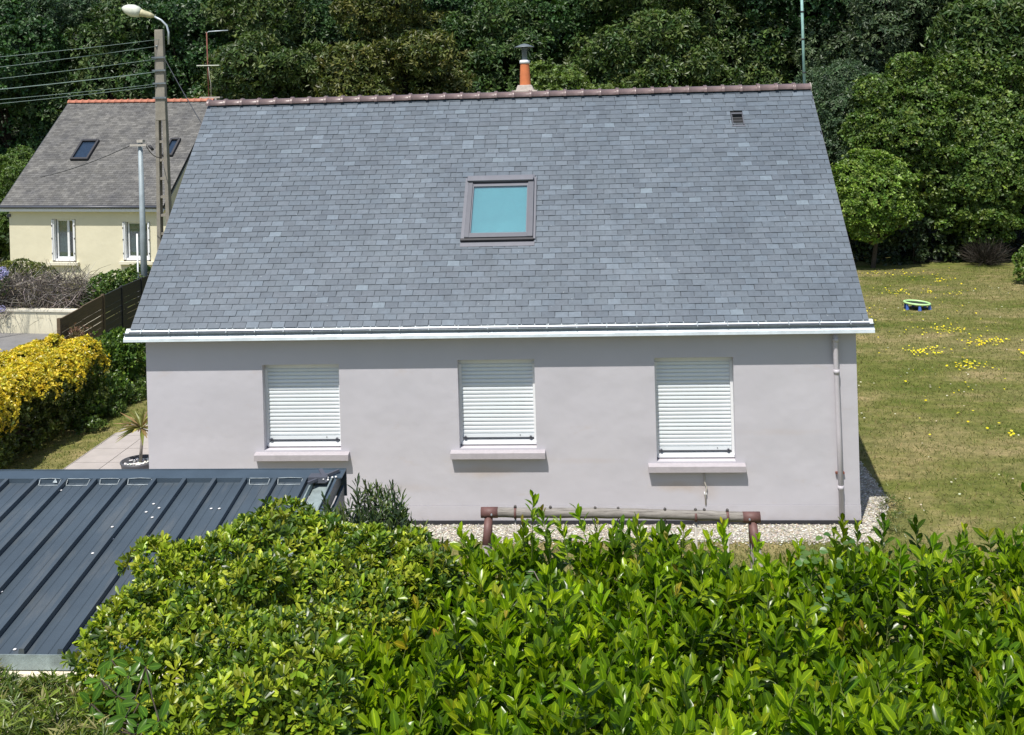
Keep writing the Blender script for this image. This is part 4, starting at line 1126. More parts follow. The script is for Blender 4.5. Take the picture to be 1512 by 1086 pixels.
# ================================================================== SWING SET
sw = thing('swing_set', (7.85, -5.2, 0), 'wooden swing frame with weathered log beam and brown end brackets before the house', 'swing')
bz = 2.045
bl, br = Vector((6.23, -5.16, bz)), Vector((9.46, -5.16, bz + .0))
bl.z = float(atY(714, 757, -5.16)[2]); br.z = float(atY(1120, 764, -5.16)[2])
n = 24
pts = [bl.lerp(br, i / n) + Vector((0, random.gauss(0, .003), random.gauss(0, .003) + .015 * sin(i / n * pi))) for i in range(n + 1)]
mk('beam', G().tube(pts, [.058 + random.uniform(-.003, .003) for _ in pts], 12), M_LOG, sw)
for e, s in ((bl, 1), (br, -1)):
    c = mk('end_bracket', G().tube([e - Vector((.02 * s, 0, 0)), e + Vector((.18 * s, 0, 0))], .063, 14), M_RUSTP, sw)
    for sy in (-1, 1):
        top = e + Vector((.07 * s, 0, -.05)); foot = Vector((e.x - .10 * s, -5.16 + sy * .95, 0)); mid = top.lerp(foot, .14)
        mk('leg_socket', G().tube([top, mid], .050, 12), M_RUSTP, c)
        mk('leg', G().tube([mid, foot], .048, 12), M_LOG, sw)
    mk('bolt', G().tube([e + Vector((.11 * s, -.064, .0)), e + Vector((.11 * s, -.078, .0))], .012, 6), M_STEEL, c)
for (u, kind) in ((761, 'clip'), (813, 'eye'), (879, 'chain'), (913, 'chain'), (982, 'chain'), (1027, 'rope'), (1040, 'eye'), (1074, 'rope')):
    x = float(atY(u, 760, -5.16)[0]); z = bl.lerp(br, (x - bl.x) / (br.x - bl.x)).z
    mk('eye_bolt', G().tube([(x, -5.16, z - .05), (x, -5.16, z + .075)], .008, 6).lathe([(0, .10), (.016, .085), (.02, .06), (0, .06)], (x, -5.16, z), 8), M_CHAIN, sw)
    if kind == 'clip' or kind == 'rope':
        mk('beam_clamp', G().tube([(x - .014, -5.16, z + .0), (x + .014, -5.16, z + .0)], .066, 12), M_RUSTP, sw)
    if kind == 'chain':
        g = G()
        for j in range(10):
            zz = z - .075 - j * .05; r_ = .014; oy = (j % 2)
            ring = [(x + (r_ * cos(a) if not oy else 0), -5.16 + (r_ * cos(a) if oy else 0), zz + .028 * sin(a)) for a in np.linspace(0, 2 * pi, 9)]
            g.tube(ring, .0055, 5, caps=False)
        mk('chain', g, M_CHAIN, sw)
        mk('rope', G().tube([(x, -5.16, z - .58), (x, -5.16, .5)], .011, 6), M_ROPE, sw)
    if kind in ('rope', 'clip'):
        mk('rope', G().tube([(x, -5.16, z - .06), (x - .005, -5.16, .45)], .015 if u == 1027 else .012, 6), M_ROPE, sw)
for xa, xb in ((float(atY(879, 760, -5.16)[0]), float(atY(913, 760, -5.16)[0]) + .0), (float(atY(982, 760, -5.16)[0]), float(atY(1027, 760, -5.16)[0]))):
    mk('seat', G().box(xa - .03, xb + .03, -5.25, -5.07, .46, .49), M_RUSTP, sw)

# ================================================================== BOUNCE RING ON THE LAWN
tp = thing('toy_ring', (18.18, 18.35, 0), 'small lime green ring target on short blue feet standing on the lawn', 'toy')
cx_, cy_ = 18.18, 18.5
ring = [(cx_ + .40 * cos(a), cy_ + .40 * sin(a), .20 - .03 * cos(a)) for a in np.linspace(0, 2 * pi, 29)]
mk('rim', G().tube(ring, .034, 8, caps=False), M_LIME, tp)
mk('net', G().add([(cx_ + .38 * cos(a), cy_ + .38 * sin(a), .19 - .03 * cos(a)) for a in np.linspace(0, 2 * pi, 24, endpoint=False)], [tuple(range(24))]), M_NET, tp)
for a in (-2.75, -1.65, -.45, .6, 1.6, 2.5):
    x, y = cx_ + .385 * cos(a), cy_ + .385 * sin(a)
    mk('foot', G().hexa([(x - .05, y - .03, 0), (x + .05, y - .03, 0), (x + .05, y + .03, 0), (x - .05, y + .03, 0), (x - .03, y - .02, .18), (x + .03, y - .02, .18), (x + .03, y + .02, .18), (x - .03, y + .02, .18)]), M_BLUE, tp)
# ================================================================== FOREGROUND: LAUREL HEDGE
def shoots(P, H_, rng, nl, leaf, cols, tipcols, tipf, tilt=.25, spiral=2.4, el0=1.15, el1=.35, tipn=3):
    """upright leafy shoots. returns per-leaf arrays (pos, dir, normal, size, colour, shoot index)"""
    n = len(P)
    ax = nrmz(np.stack([rng.normal(size=n) * tilt, rng.normal(size=n) * tilt - .10, np.ones(n)], -1))
    t1 = nrmz(np.cross(ax, np.tile([0, 1., .3], (n, 1)))); t2 = np.cross(ax, t1)
    ph = rng.uniform(0, 2 * pi, n); C0 = tints(n, rng, cols, .10, .20); Ct = tints(n, rng, tipcols, .25, .2)
    tip = rng.random(n) < tipf
    out = []
    for j in range(nl):
        f = (j + .5) / nl
        a = ph + spiral * j + rng.normal(size=n) * .25
        rad = t1 * np.cos(a)[:, None] + t2 * np.sin(a)[:, None]
        el = el1 + (el0 - el1) * f ** 1.3 + rng.normal(size=n) * .18
        D = nrmz(rad * np.cos(el)[:, None] + ax * np.sin(el)[:, None])
        N = nrmz(ax * np.cos(el)[:, None] - rad * np.sin(el)[:, None] + rng.normal(size=(n, 3)) * .18)
        pos = P + ax * (H_ * (f - 1))[:, None] + rad * .006
        S = leaf * rng.uniform(.75, 1.15, n) * (1.0 if f < .8 else .72)
        C = C0 * (1 + rng.normal(size=(n, 1)) * .12)
        if j >= nl - tipn:
            w = tip[:, None] * 1.0; C = C * (1 - w) + Ct * w
            S = S * np.where(tip, .8, 1)
        out.append((pos, D, N, S, np.clip(C, .004, .9), np.arange(n)))
    return [np.concatenate([o[i] for o in out]) for i in range(6)], ax

LG = [(0.136, 0.232, 0.006), (0.100, 0.186, 0.006), (0.175, 0.280, 0.007), (0.060, 0.124, 0.006), (0.22, 0.32, 0.009)]
LT = [(0.28, 0.31, 0.02), (0.24, 0.21, 0.03), (0.24, 0.31, 0.02), (0.28, 0.27, 0.025), (0.30, 0.33, 0.02)]
rng = np.random.default_rng(5)
hedge = thing('laurel_hedge', (9.0, -11.0, 0), 'glossy large-leaved laurel hedge filling the right foreground', 'hedge')
def hz(x, y):
    return 3.30 + .10 * np.sin(x * 1.7 + 1) + .08 * np.sin(x * 4.1 + y * 2) + .07 * np.sin(y * 3.3 - x) + (y + 11) * -.01
n = 2750
hxp = rng.uniform(5.4, 13.0, n); hyp = rng.uniform(-13.1, -9.1, n)
edge = 5.62 + .2 * np.sin(hyp * 3) + .14 * (hyp + 13)
keep = hxp > edge
hxp, hyp = hxp[keep], hyp[keep]
top = hz(hxp, hyp) + rng.normal(size=len(hxp)) * .07
tall = rng.random(len(hxp)) < .05; top = top + tall * rng.uniform(.08, .24, len(hxp))
top -= np.clip((-12.3 - hyp), 0, 1) * .35
P1 = np.stack([hxp, hyp, top], -1)
# a few leaders standing above the rest at the back of the hedge, where the picture shows them
led = []
for (u, v) in ((787, 730), (800, 752), (770, 770), (826, 765), (882, 768), (905, 776), (940, 762), (928, 780), (1066, 772), (1050, 784), (1244, 768), (1266, 772), (1305, 766), (1232, 786), (1352, 770), (1425, 778), (1480, 784), (1500, 778), (690, 798), (660, 806), (1180, 800), (1120, 792), (1010, 780), (985, 792)):
    led.append(atD(u, v, 18.04 - 9.45 + rng.uniform(-.3, .3)))
P1b = np.array(led)
A1, ax1 = shoots(P1, rng.uniform(.26, .42, len(P1)), rng, 12, .136, LG, LT, .15, el0=1.28, el1=.50)
A1b, ax1b = shoots(P1b, rng.uniform(.30, .46, len(P1b)), rng, 14, .115, LG, LT, .6, tilt=.08, el0=1.3, el1=.7)
m = 2300   # lower, shaded storey and front face
x2 = rng.uniform(5.9, 13.0, m); y2 = rng.uniform(-13.3, -9.0, m)
P2 = np.stack([x2, y2, hz(x2, y2) - rng.uniform(.3, .75, m)], -1); P2 = P2[x2 > 5.8 + .14 * (y2 + 13)]
A2, ax2 = shoots(P2, rng.uniform(.25, .4, len(P2)), rng, 9, .13, LG[:4], LT, 0.0, tilt=.5, el0=.9, el1=.1)
allA = [np.concatenate([a, b, c]) for a, b, c in zip(A1, A1b, A2)]
Pp, Dd, Nn, Ss, Cc, _ = allA
u_, v_, dd = to_px(Pp + Dd * Ss[:, None] * .5)
foreshort = np.abs(np.einsum('ij,ij->i', nrmz(EYE - Pp), Nn))
vis = (u_ > 40) & (u_ < 1470) & (v_ > 780) & (v_ < 1060) & (foreshort > .35)
topl = np.arange(len(Pp)); fromtop = Pp[:, 2] - hz(Pp[:, 0], Pp[:, 1])
score = np.where(vis & (fromtop > -.10), Ss / dd * foreshort, 0)
sel = np.argsort(-score)[:299]
lmesh = []
lc = LG + [(.25, .29, .02), (.26, .23, .03)]
for c in lc:
    me = bpy.data.meshes.new('leaf'); me.from_pydata([tuple(p) for p in T_LAUREL[0]], [], [tuple(map(int, f)) for f in T_LAUREL[1]])
    a = me.color_attributes.new('tint', 'FLOAT_COLOR', 'POINT'); a.data.foreach_set('color', np.concatenate([np.tile(c, (len(T_LAUREL[0]), 1)), T_LAUREL[2][:, None]], 1).ravel())
    me.polygons.foreach_set('use_smooth', [True] * len(T_LAUREL[1])); me.materials.append(F_LAUREL); lmesh.append(me)
Rf = leaf_frames(Dd[sel], Nn[sel])
for q, i in enumerate(sel):
    ci = int(np.argmin([np.abs(np.array(c) - Cc[i]).sum() for c in lc]))
    o = bpy.data.objects.new('leaf', lmesh[ci]); COL.objects.link(o); o.parent = hedge
    M = Matrix(Rf[q].tolist()).to_4x4() * 1.0
    M = Matrix.Translation(Vector(Pp[i]) - wl_of(hedge)) @ Matrix(Rf[q].tolist()).to_4x4() @ Matrix.Scale(float(Ss[i]), 4)
    o.matrix_local = M
msk = np.ones(len(Pp), bool); msk[sel] = False
V, F, T = build_leaves(T_LAUREL, Pp[msk], Dd[msk], Nn[msk], Ss[msk], Cc[msk])
tag(mk_np('foliage', V, F, F_LAUREL, hedge, T, smooth=True), kind='stuff')
g = G()
for P, ax, L in ((P1, ax1, .5), (P1b, ax1b, .9), (P2[:500], ax2[:500], .5)):
    for p, a in zip(P, ax):
        g.tube([p - a * L, p - a * .02], [.006, .003], 4, caps=False)
tag(mk('shoot_stems', g, simple('green_stem', (.16, .20, .05), .6), hedge), kind='stuff')
g = G()
for k in range(60):
    x, y = random.uniform(6.2, 12.8), random.uniform(-12.7, -9.4); z = 3.0
    b = Vector((x + random.uniform(-.3, .3), y + random.uniform(-.3, .3), 0))
    g.tube([b, b + Vector((random.uniform(-.1, .1), 0, 1.2)), (x, y, 2.2), (x + random.uniform(-.2, .2), y + random.uniform(-.2, .2), 3.0)], [.03, .025, .015, .008], 6, caps=False)
tag(mk('stems', g, M_BARK, hedge), kind='stuff')
# body of older leaves inside the hedge (sides and depth)
n = 5000
P = np.stack([rng.uniform(6.0, 13.2, n), rng.uniform(-13.3, -9.0, n), rng.uniform(.1, 2.75, n)], -1)
sd = rng.integers(0, 3, n); P[:, 1] = np.where(sd == 0, -9.1 + rng.normal(size=n) * .1, np.where(sd == 1, -13.2 + rng.normal(size=n) * .1, P[:, 1]))
V, F, T = build_leaves(T_LAUREL, P, rand_dirs(n, rng), rand_dirs(n, rng), rng.uniform(.1, .15, n), tints(n, rng, LG[:2], .2, .2))
tag(mk_np('inner_foliage', V, F, F_LAUREL, hedge, T, smooth=True), kind='stuff')

# ================================================================== FOREGROUND: PITTOSPORUM-LIKE SHRUB
def bush(name, label, cat, lobes, n, k, size, tpl, cols, mat, rng, up=.5, spread=.8, shell=.88, inner=.18, group=None, jit=.25, bright=.22, stem=True, base=None, droop=.1, dirup=.25):
    c0 = np.mean([l[0] for l in lobes], 0)
    loc = base if base is not None else (float(c0[0]), float(c0[1]), 0)
    t = thing(name, loc, label, cat, group)
    P, N = lobe_points(lobes, n, rng, shell, inner, dirup)
    P = P[P[:, 2] > .03]; N = N[:len(P)]
    V, F, T = clusters(P, N, rng, k, size, tpl, cols, spread, up, jit, bright, droop)
    tag(mk_np('foliage', V, F, mat, t, T), kind='stuff')
    if stem:
        g = G()
        for l in lobes[:14]:
            c = Vector(l[0]); b = Vector((loc[0] + random.uniform(-.15, .15), loc[1] + random.uniform(-.15, .15), 0)); mid = b.lerp(c, .5) + Vector((0, 0, .1))
            r = .02 + .012 * c.z; g.tube([b, mid, c], [r, r * .6, r * .2], 6, caps=False)
        tag(mk('stems', g, M_BARK, t), kind='stuff')
    return t
PC = [(.22, .30, .016), (.29, .36, .02), (.16, .24, .014), (.08, .15, .014), (.34, .38, .03), (.06, .12, .014)]
def pl(u, v, d, r): p = atD(u, v + (20 if v < 1000 and u > 150 else 8), d); return (tuple(p - np.array([0, 0, r * .75])), (r, r, r * .9))
lobes = [pl(*q) for q in ((390, 757, 8.9, .4), (470, 765, 9.0, .4), (330, 785, 8.6, .36), (285, 805, 8.4, .32), (245, 835, 8.1, .30), (212, 862, 7.9, .30), (190, 895, 7.7, .32), (178, 930, 7.5, .30), (550, 790, 8.9, .35), (590, 815, 8.7, .3),
         (380, 840, 8.0, .5), (480, 830, 8.3, .5), (300, 880, 7.6, .42), (400, 920, 7.2, .5), (260, 950, 7.2, .38), (330, 990, 6.9, .42), (200, 970, 7.2, .28), (420, 1010, 6.6, .38), (215, 1015, 6.8, .28), (280, 1050, 6.5, .36), (350, 1060, 6.2, .38), (165, 1050, 6.6, .22), (410, 1090, 6.0, .33), (470, 900, 7.6, .38), (570, 800, 8.8, .33), (600, 830, 8.6, .33), (545, 850, 8.2, .38), (560, 900, 7.9, .36), (510, 950, 7.5, .34), (610, 870, 8.3, .3), (520, 810, 8.7, .36))]
rng = np.random.default_rng(21)
for i in range(60):     # smaller domes break up the surface
    l = lobes[rng.integers(0, len(lobes))]; d = rand_dirs(1, rng)[0]; d[2] = abs(d[2]); r = rng.uniform(.10, .22)
    lobes.append((tuple(np.array(l[0]) + d * np.array(l[1]) * 1.0), (r * 1.15, r * 1.15, r * .8)))
bush('pittosporum_shrub', 'yellow-green small-leaved shrub spreading over the carport in the lower left', 'shrub', lobes, 7200, 9, .066, T_OBO, PC, F_PITTO, rng, up=.7, spread=.62, shell=.93, inner=.12, base=(3.9, -10.3, 0), bright=.26, dirup=.4)
# dark base storey and denser leaves
# bottom-left corner: duller bush close to the camera
lobes = [pl(40, 1030, 6.6, .35), pl(-30, 1010, 6.8, .35), pl(90, 1070, 6.3, .3), pl(0, 1090, 6.1, .4), pl(130, 1090, 6.0, .3), pl(60, 1010, 6.9, .2)]
bush('corner_shrub', 'dull olive narrow-leaved shrub in the bottom left corner below the carport beam', 'shrub', lobes, 1100, 9, .085, T_NARROW, [(.12, .18, .02), (.19, .25, .03), (.08, .12, .02), (.26, .24, .09)], F_PITTO, np.random.default_rng(3), base=(2.4, -11.6, 0), stem=False)
# oleander-like shrub standing above, before the house wall
rng = np.random.default_rng(8)
ol = thing('oleander', (5.1, -7.7, 0), 'dark narrow-leaved shrub with upright shoots before the house wall beside the carport corner', 'shrub')
tips = []
for (u, v, d) in ((540, 712, 10.2), (556, 716, 10.1), (575, 722, 10.3), (584, 735, 10.0), (528, 730, 10.2), (548, 738, 9.8), (566, 742, 10.0), (590, 765, 9.8), (600, 785, 9.8), (478, 735, 10.2), (484, 748, 10.0), (610, 800, 9.6), (625, 805, 9.6), (575, 775, 9.6), (555, 765, 9.7), (530, 760, 9.8), (640, 812, 9.6), (592, 748, 10.0), (512, 752, 10.0)):
    tips.append(atD(u, v, d))
tips = np.array(tips); ext = tips[rng.integers(0, len(tips), 260)] + rng.normal(size=(260, 3)) * (.12, .18, .08) - np.array([0, 0, .28]) * rng.random((260, 1)) * 2.6
PP = np.concatenate([tips, ext])
A, axo = shoots(PP, rng.uniform(.25, .4, len(PP)), rng, 18, .11, [(.045, .075, .025), (.065, .10, .03), (.035, .06, .022), (.10, .14, .03)], [(.12, .16, .035)], .3, tilt=.22, el0=1.25, el1=.6)
tw = blade_template([0, .4, .8, 1.0], [.02, .10, .085, .015], .3, .10)
V, F, T = build_leaves(tw, A[0], A[1], A[2], A[3], A[4]); tag(mk_np('foliage', V, F, F_PITTO, ol, T, smooth=True), kind='stuff')
g = G()
for p in PP[:80]:
    p = Vector(p); b = Vector((5.1 + random.uniform(-.1, .1), -7.7 + random.uniform(-.1, .1), 0)); g.tube([b, b.lerp(p, .5) + Vector((0, 0, .25)), p], [.02, .012, .004], 5, caps=False)
tag(mk('stems', g, M_BARK, ol), kind='stuff')
# creeper with five-part leaves climbing through the shrub, lower left
rng = np.random.default_rng(14)
cr = thing('creeper', (3.9, -11.4, 0), 'creeper with drooping five-fingered leaves hanging over the shrub near the bottom left', 'climbing plant')
pts = [(165, 975, 6.75), (190, 1000, 6.55), (172, 1030, 6.45), (150, 1005, 6.6), (205, 1040, 6.3), (185, 1060, 6.2), (215, 985, 6.6), (235, 1065, 6.1), (160, 1062, 6.3), (200, 1085, 6.0), (135, 1040, 6.5)]
P = np.array([atD(u, v, d - .12) for u, v, d in pts]); to = nrmz(EYE - P); N = nrmz(to + np.array([0, 0, .8]))
V, F, T = clusters(P, N, rng, 5, .085, T_LAUREL, [(.065, .15, .015), (.08, .18, .02)], 1.0, 0, .1, .12, .45)
mk_np('leaves', V, F, F_LAUREL, cr, T, smooth=True)
g = G(); pv = [Vector(p) for p in P]
for i in range(len(pv) - 1): g.tube([pv[i], pv[i].lerp(pv[i + 1], .5) - Vector((0, 0, .03)), pv[i + 1]], .004, 5, caps=False)
g.tube([pv[-1], (4.0, -11.5, 1.5), (3.9, -11.4, 0)], .006, 5, caps=False)
mk('stem', g, M_BARK, cr)
# bindweed patch with broad leaves on the hedge back
iv = thing('bindweed', (8.0, -9.7, 0), 'dull round-leaved climber scrambling over the hedge top below the swing', 'climbing plant')
pts = [(u + rng.uniform(-28, 28), v + rng.uniform(-22, 22)) for u, v in [(778, 845)] * 14 + [(1225, 880)] * 12 + [(1190, 812)] * 8 + [(1260, 818)] * 6 + [(1205, 800)] * 5]
P = []
for (u, v) in pts:
    d = ray(u, v); t = (3.42 - EYE[2]) / d[2]; P.append(EYE + d * min(t, 9.0))
P = np.array(P); N = nrmz(nrmz(EYE - P) * .6 + np.array([0, 0, 1.]) + rng.normal(size=P.shape) * .25)
heart = (np.array([(0, 0, 0), (.34, .08, .03), (.44, .38, .05), (.25, .75, .0), (0, 1, -.08), (-.25, .75, 0), (-.44, .38, .05), (-.34, .08, .03)], float), np.array([(0, 1, 2, 3), (0, 3, 4, 5), (0, 5, 6, 7)]), np.zeros(8))
V, F, T = build_leaves(heart, P, nrmz(rand_dirs(len(P), rng) * (1, 1, .2)), N, rng.uniform(.045, .07, len(P)), tints(len(P), rng, [(.075, .16, .03), (.10, .19, .035)], .1, .15))
mk_np('leaves', V, F, F_PITTO, iv, T)
mk('stem', G().tube([P[0], P[5], (8.0, -9.7, 1.5), (8.0, -9.7, 0)], .005, 5), M_TWIG, iv)

# ================================================================== LEFT GARDEN
rng = np.random.default_rng(31)
YL = [(.74, .55, .030), (.66, .52, .035), (.80, .63, .07), (.48, .44, .04)]
lob = []
for i in range(8):
    t = i / 7; y = 2.2 + 4.4 * t
    for x in (-4.35, -4.9, -5.5):
        for z, r in ((.45, .50), (1.0, .52), (1.27 + rng.uniform(-.06, .10), .42)):
            lob.append(((x + rng.normal() * .10, y + rng.normal() * .1, z), (r, .5, r * .85)))
for i in range(50):
    l = lob[rng.integers(0, len(lob))]; d = rand_dirs(1, rng)[0]; r = rng.uniform(.12, .24)
    if l[0][2] > .8: lob.append((tuple(np.array(l[0]) + d * np.array(l[1]) * .95), (r, r, r)))
yh = bush('golden_hedge', 'clipped golden-yellow leaved hedge at the left edge, green low down', 'hedge', lob, 6500, 7, .065, T_WIDE, [(.085, .12, .025), (.12, .15, .03), (.06, .09, .02)], F_PITTO, rng, up=.4, inner=.1, base=(-4.7, 5, 0))
lob2 = [(tuple(np.array(l[0]) + (0, 0, .10)), tuple(np.array(l[1]) * (1.04, 1.04, 1.0))) for l in lob if l[0][2] > .85]
P, N = lobe_points(lob2, 13000, rng, .92, .0, .6)
keep = (P[:, 2] + rng.normal(size=len(P)) * .10 + .16 * np.sin(P[:, 0] * 5.3 + P[:, 1] * 4.1) + .12 * np.sin(P[:, 1] * 7.7 - P[:, 0] * 3) > 1.22 - .60 * np.clip(3.4 - P[:, 1], 0, 1)) | (rng.random(len(P)) < .03)
keep &= rng.random(len(P)) < .68
P, N = P[keep], N[keep]
V, F, T = clusters(P, N, rng, 7, .062, T_WIDE, YL, .8, .4, .15, .18)
tag(mk_np('golden_shoots', V, F, F_PITTO, yh, T), kind='stuff')
def gl(u, v, z, r): p = atZ(u, v, z); return (tuple(p), r)
bush('red_shrub', 'thin reddish-brown shrub against the brown fence panel behind the golden hedge', 'shrub', [gl(118, 505, 1.2, (.38, .3, .5)), gl(125, 540, .7, (.35, .35, .6)), gl(108, 498, 1.25, (.3, .3, .35)), gl(128, 560, .35, (.3, .3, .4))], 420, 6, .06, T_SMALL,
     [(.22, .11, .08), (.28, .15, .10), (.14, .09, .05), (.18, .14, .06)], F_PITTO, rng, inner=.6, shell=.5)
bush('fence_shrub', 'dark green bushy shrub at the fence, nearest the golden hedge', 'shrub', [gl(150, 545, .7, (.45, .5, .75)), gl(140, 590, .35, (.5, .5, .5)), gl(165, 580, .3, (.45, .5, .45)), gl(125, 610, .25, (.4, .5, .45)), gl(152, 520, 1.0, (.25, .25, .45))],
     1000, 7, .085, T_WIDE, [(.07, .14, .02), (.11, .19, .025), (.05, .10, .02), (.16, .24, .03)], F_PITTO, rng, inner=.2)
bush('climbing_shrub', 'leafy green shrub against the charcoal fence beside the eaves', 'shrub', [gl(185, 530, .9, (.28, .35, .55)), gl(190, 556, .4, (.35, .4, .4)), gl(207, 535, .7, (.3, .35, .5)), gl(175, 510, 1.2, (.25, .3, .4)), gl(200, 520, .9, (.35, .4, .5))],
     1000, 7, .085, T_WIDE, [(.06, .13, .025), (.10, .18, .03), (.14, .23, .03)], F_PITTO, rng, inner=.2)
bush('low_shrub', 'low ragged green plants along the house corner beside the lawn strip', 'shrub', [gl(190, 585, .12, (.4, .4, .2)), gl(160, 605, .12, (.35, .35, .2)), gl(208, 572, .15, (.3, .4, .25)), gl(135, 630, .10, (.3, .3, .18))],
     500, 7, .08, T_WIDE, [(.07, .12, .025), (.11, .17, .035)], F_PITTO, rng, inner=.2, stem=False)
# beyond the low wall
def wl_lobes(us, v, d, r): return [(tuple(atD(u, v_, d)), r) for u, v_ in zip(us, v)]
dh = thing('dead_hedge', (-12.5, 18.4, 0), 'grey leafless dead hedge behind the low cream wall', 'hedge')
n = 5200
c = np.array([atD(u, v, 36.2) for u, v in zip(rng.uniform(-60, 132, n), rng.uniform(412, 470, n))])
c[:, 1] += rng.uniform(-.35, .6, n); 
uu, vv, _ = to_px(c)
d = rand_dirs(n, rng) * (1, 1, .8)
tw_t = (np.array([(-.012, 0, 0), (.012, 0, 0), (.05, .5, .06), (.03, .5, .06), (-.02, 1, -.05), (-.03, 1, -.05)], float), np.array([(0, 1, 2, 3), (3, 2, 4, 5)]), np.zeros(6))
V, F, T = build_leaves(tw_t, c, d, rand_dirs(n, rng), rng.uniform(.35, .9, n), tints(n, rng, [(.24, .21, .185), (.15, .13, .11), (.34, .31, .28), (.10, .085, .07)], .1, .25))
tag(mk_np('twigs', V, F, F_TWIG, dh, T), kind='stuff')
g = G()
for k in range(26):
    u = random.uniform(-40, 128); b = atD(u, 470, 36.3); b = Vector((b[0], b[1], 0)); g.tube([b, b + Vector((random.uniform(-.3, .3), 0, .8)), b + Vector((random.uniform(-.6, .6), random.uniform(-.2, .2), 1.6))], [.03, .02, .008], 5, caps=False)
tag(mk('stems', g, M_TWIG, dh), kind='stuff')
bush('cream_house_shrub', 'green clipped bush between the grey dead hedge and the charcoal fence', 'shrub', wl_lobes((150, 170, 190, 205, 140, 160, 185), (425, 420, 418, 410, 445, 440, 435), 36.5, (.42, .5, .42)), 1300, 7, .085, T_WIDE, [(.07, .14, .025), (.10, .18, .03), (.05, .10, .02), (.15, .22, .04)], F_PITTO, rng, base=(-8.5, 18.3, 0))
bush('yellowing_shrub', 'yellow-green bush above the dead hedge under the cream house wall', 'shrub', wl_lobes((10, 30, 50, 66, 20), (400, 396, 401, 408, 408), 38, (.42, .45, .30)), 800, 7, .07, T_WIDE, [(.13, .16, .03), (.18, .20, .04), (.07, .10, .02)], F_PITTO, rng, base=(-13.5, 19.8, 0))
hy_ = bush('hydrangea', 'pale violet flower heads at the left edge above the dead hedge', 'flowers', wl_lobes((0, -14), (420, 426), 35.8, (.3, .3, .4)), 120, 6, .07, T_WIDE, [(.07, .12, .03)], F_PITTO, rng, base=(-14.0, 17.6, 0))
for (u, v) in ((4, 399), (1, 408), (-6, 402), (3, 456), (8, 403)):
    p = atD(u, v, 35.6); pts = rand_dirs(90, rng)
    V, F, T = build_leaves(T_WIDE, p + pts * .11, nrmz(np.cross(pts, rng.normal(size=pts.shape))), pts, np.full(90, .05), tints(90, rng, [(.50, .48, .72), (.42, .42, .68)], .1, .1))
    mk_np('flower_head', V, F, F_FLOWER, hy_, T)

# ================================================================== TREES OF THE WOOD
def tree_mesh(seed, style):
    rng = np.random.default_rng(seed)
    hgt, rx, rz, zc = {'broad': (14, 3.9, 5.6, 8.2), 'fine': (14, 3.7, 6.0, 8.3), 'bush': (8, 3.2, 3.9, 4.2), 'chest': (14, 4.2, 5.8, 8.0)}[style]
    lob = [((0, 0, zc), (rx * .55, rx * .55, rz * .66))]
    big = []
    for i in range(20):
        d = rand_dirs(1, rng)[0]; r = rng.uniform(1.1, 1.8)
        big.append((np.array((d[0] * rx * .72, d[1] * rx * .72, zc + d[2] * rz * .78)), r))
    for c, r in big:
        lob.append((tuple(c), (r, r, r * rng.uniform(.75, 1.05))))
        for q in range(6):
            d = rand_dirs(1, rng)[0]; d[2] = d[2] * .9 + .1; r2 = rng.uniform(.35, .95)
            lob.append((tuple(c + d * r * (1, 1, .8)), (r2 * rng.uniform(.9, 1.35), r2 * rng.uniform(.9, 1.35), r2 * rng.uniform(.65, 1.1))))
    n, k, size, tpl, cols, up, dr = {
        'broad': (9500, 5, .22, T_WIDE, [(0.061, 0.119, 0.027), (0.049, 0.099, 0.025), (0.083, 0.145, 0.033), (0.037, 0.080, 0.022)], .5, .10),
        'chest': (8500, 6, .29, T_RHOMB, [(0.076, 0.125, 0.027), (0.104, 0.153, 0.033), (0.054, 0.097, 0.026), (0.134, 0.168, 0.043)], .6, .25),
        'fine': (11000, 5, .23, T_RHOMB, [(0.078, 0.131, 0.050), (0.105, 0.159, 0.062), (0.059, 0.102, 0.043)], .2, .5),
        'bush': (8000, 6, .17, T_WIDE, [(0.104, 0.163, 0.030), (0.132, 0.196, 0.035), (0.076, 0.128, 0.027)], .5, .05)}[style]
    P, N = lobe_points(lob, n, rng, .86, .14, .28)
    V, F, T = clusters(P, N, rng, k, size, tpl, cols, .9, up, .25, .24, dr)
    me_o = mk_np('crown', V, F, F_TREE, None, T, org=Vector((0, 0, 0)))
    g = G(); lean = rng.uniform(-.3, .3)
    g.tube([(0, 0, -.6), (lean * .3, 0, zc * .35), (lean, 0, zc * .75), (lean, 0, zc + rz * .5)], [.26, .2, .14, .04], 8, caps=False)
    for l in lob[1:24]:
        c = Vector(l[0]); a = Vector((lean * .8, 0, max(zc * .3, c.z * .55))); g.tube([a, a.lerp(c, .5) + Vector((0, 0, .3)), c], [.09, .05, .02], 5, caps=False)
    me_t = mk('trunk', g, M_BARK)
    # let the trunk mesh carry its own coordinates about the tree base
    off = ORG[me_t.name]
    me_t.data.transform(Matrix.Translation(off)); me_t.location = (0, 0, 0)
    out = (me_o.data, me_t.data)
    bpy.data.objects.remove(me_o); bpy.data.objects.remove(me_t)
    return out
TM = {k: tree_mesh(*v) for k, v in {'b1': (1, 'broad'), 'b2': (2, 'broad'), 'c1': (3, 'chest'), 'c2': (4, 'chest'), 'f1': (5, 'fine'), 'f2': (6, 'fine'), 's1': (7, 'bush')}.items()}
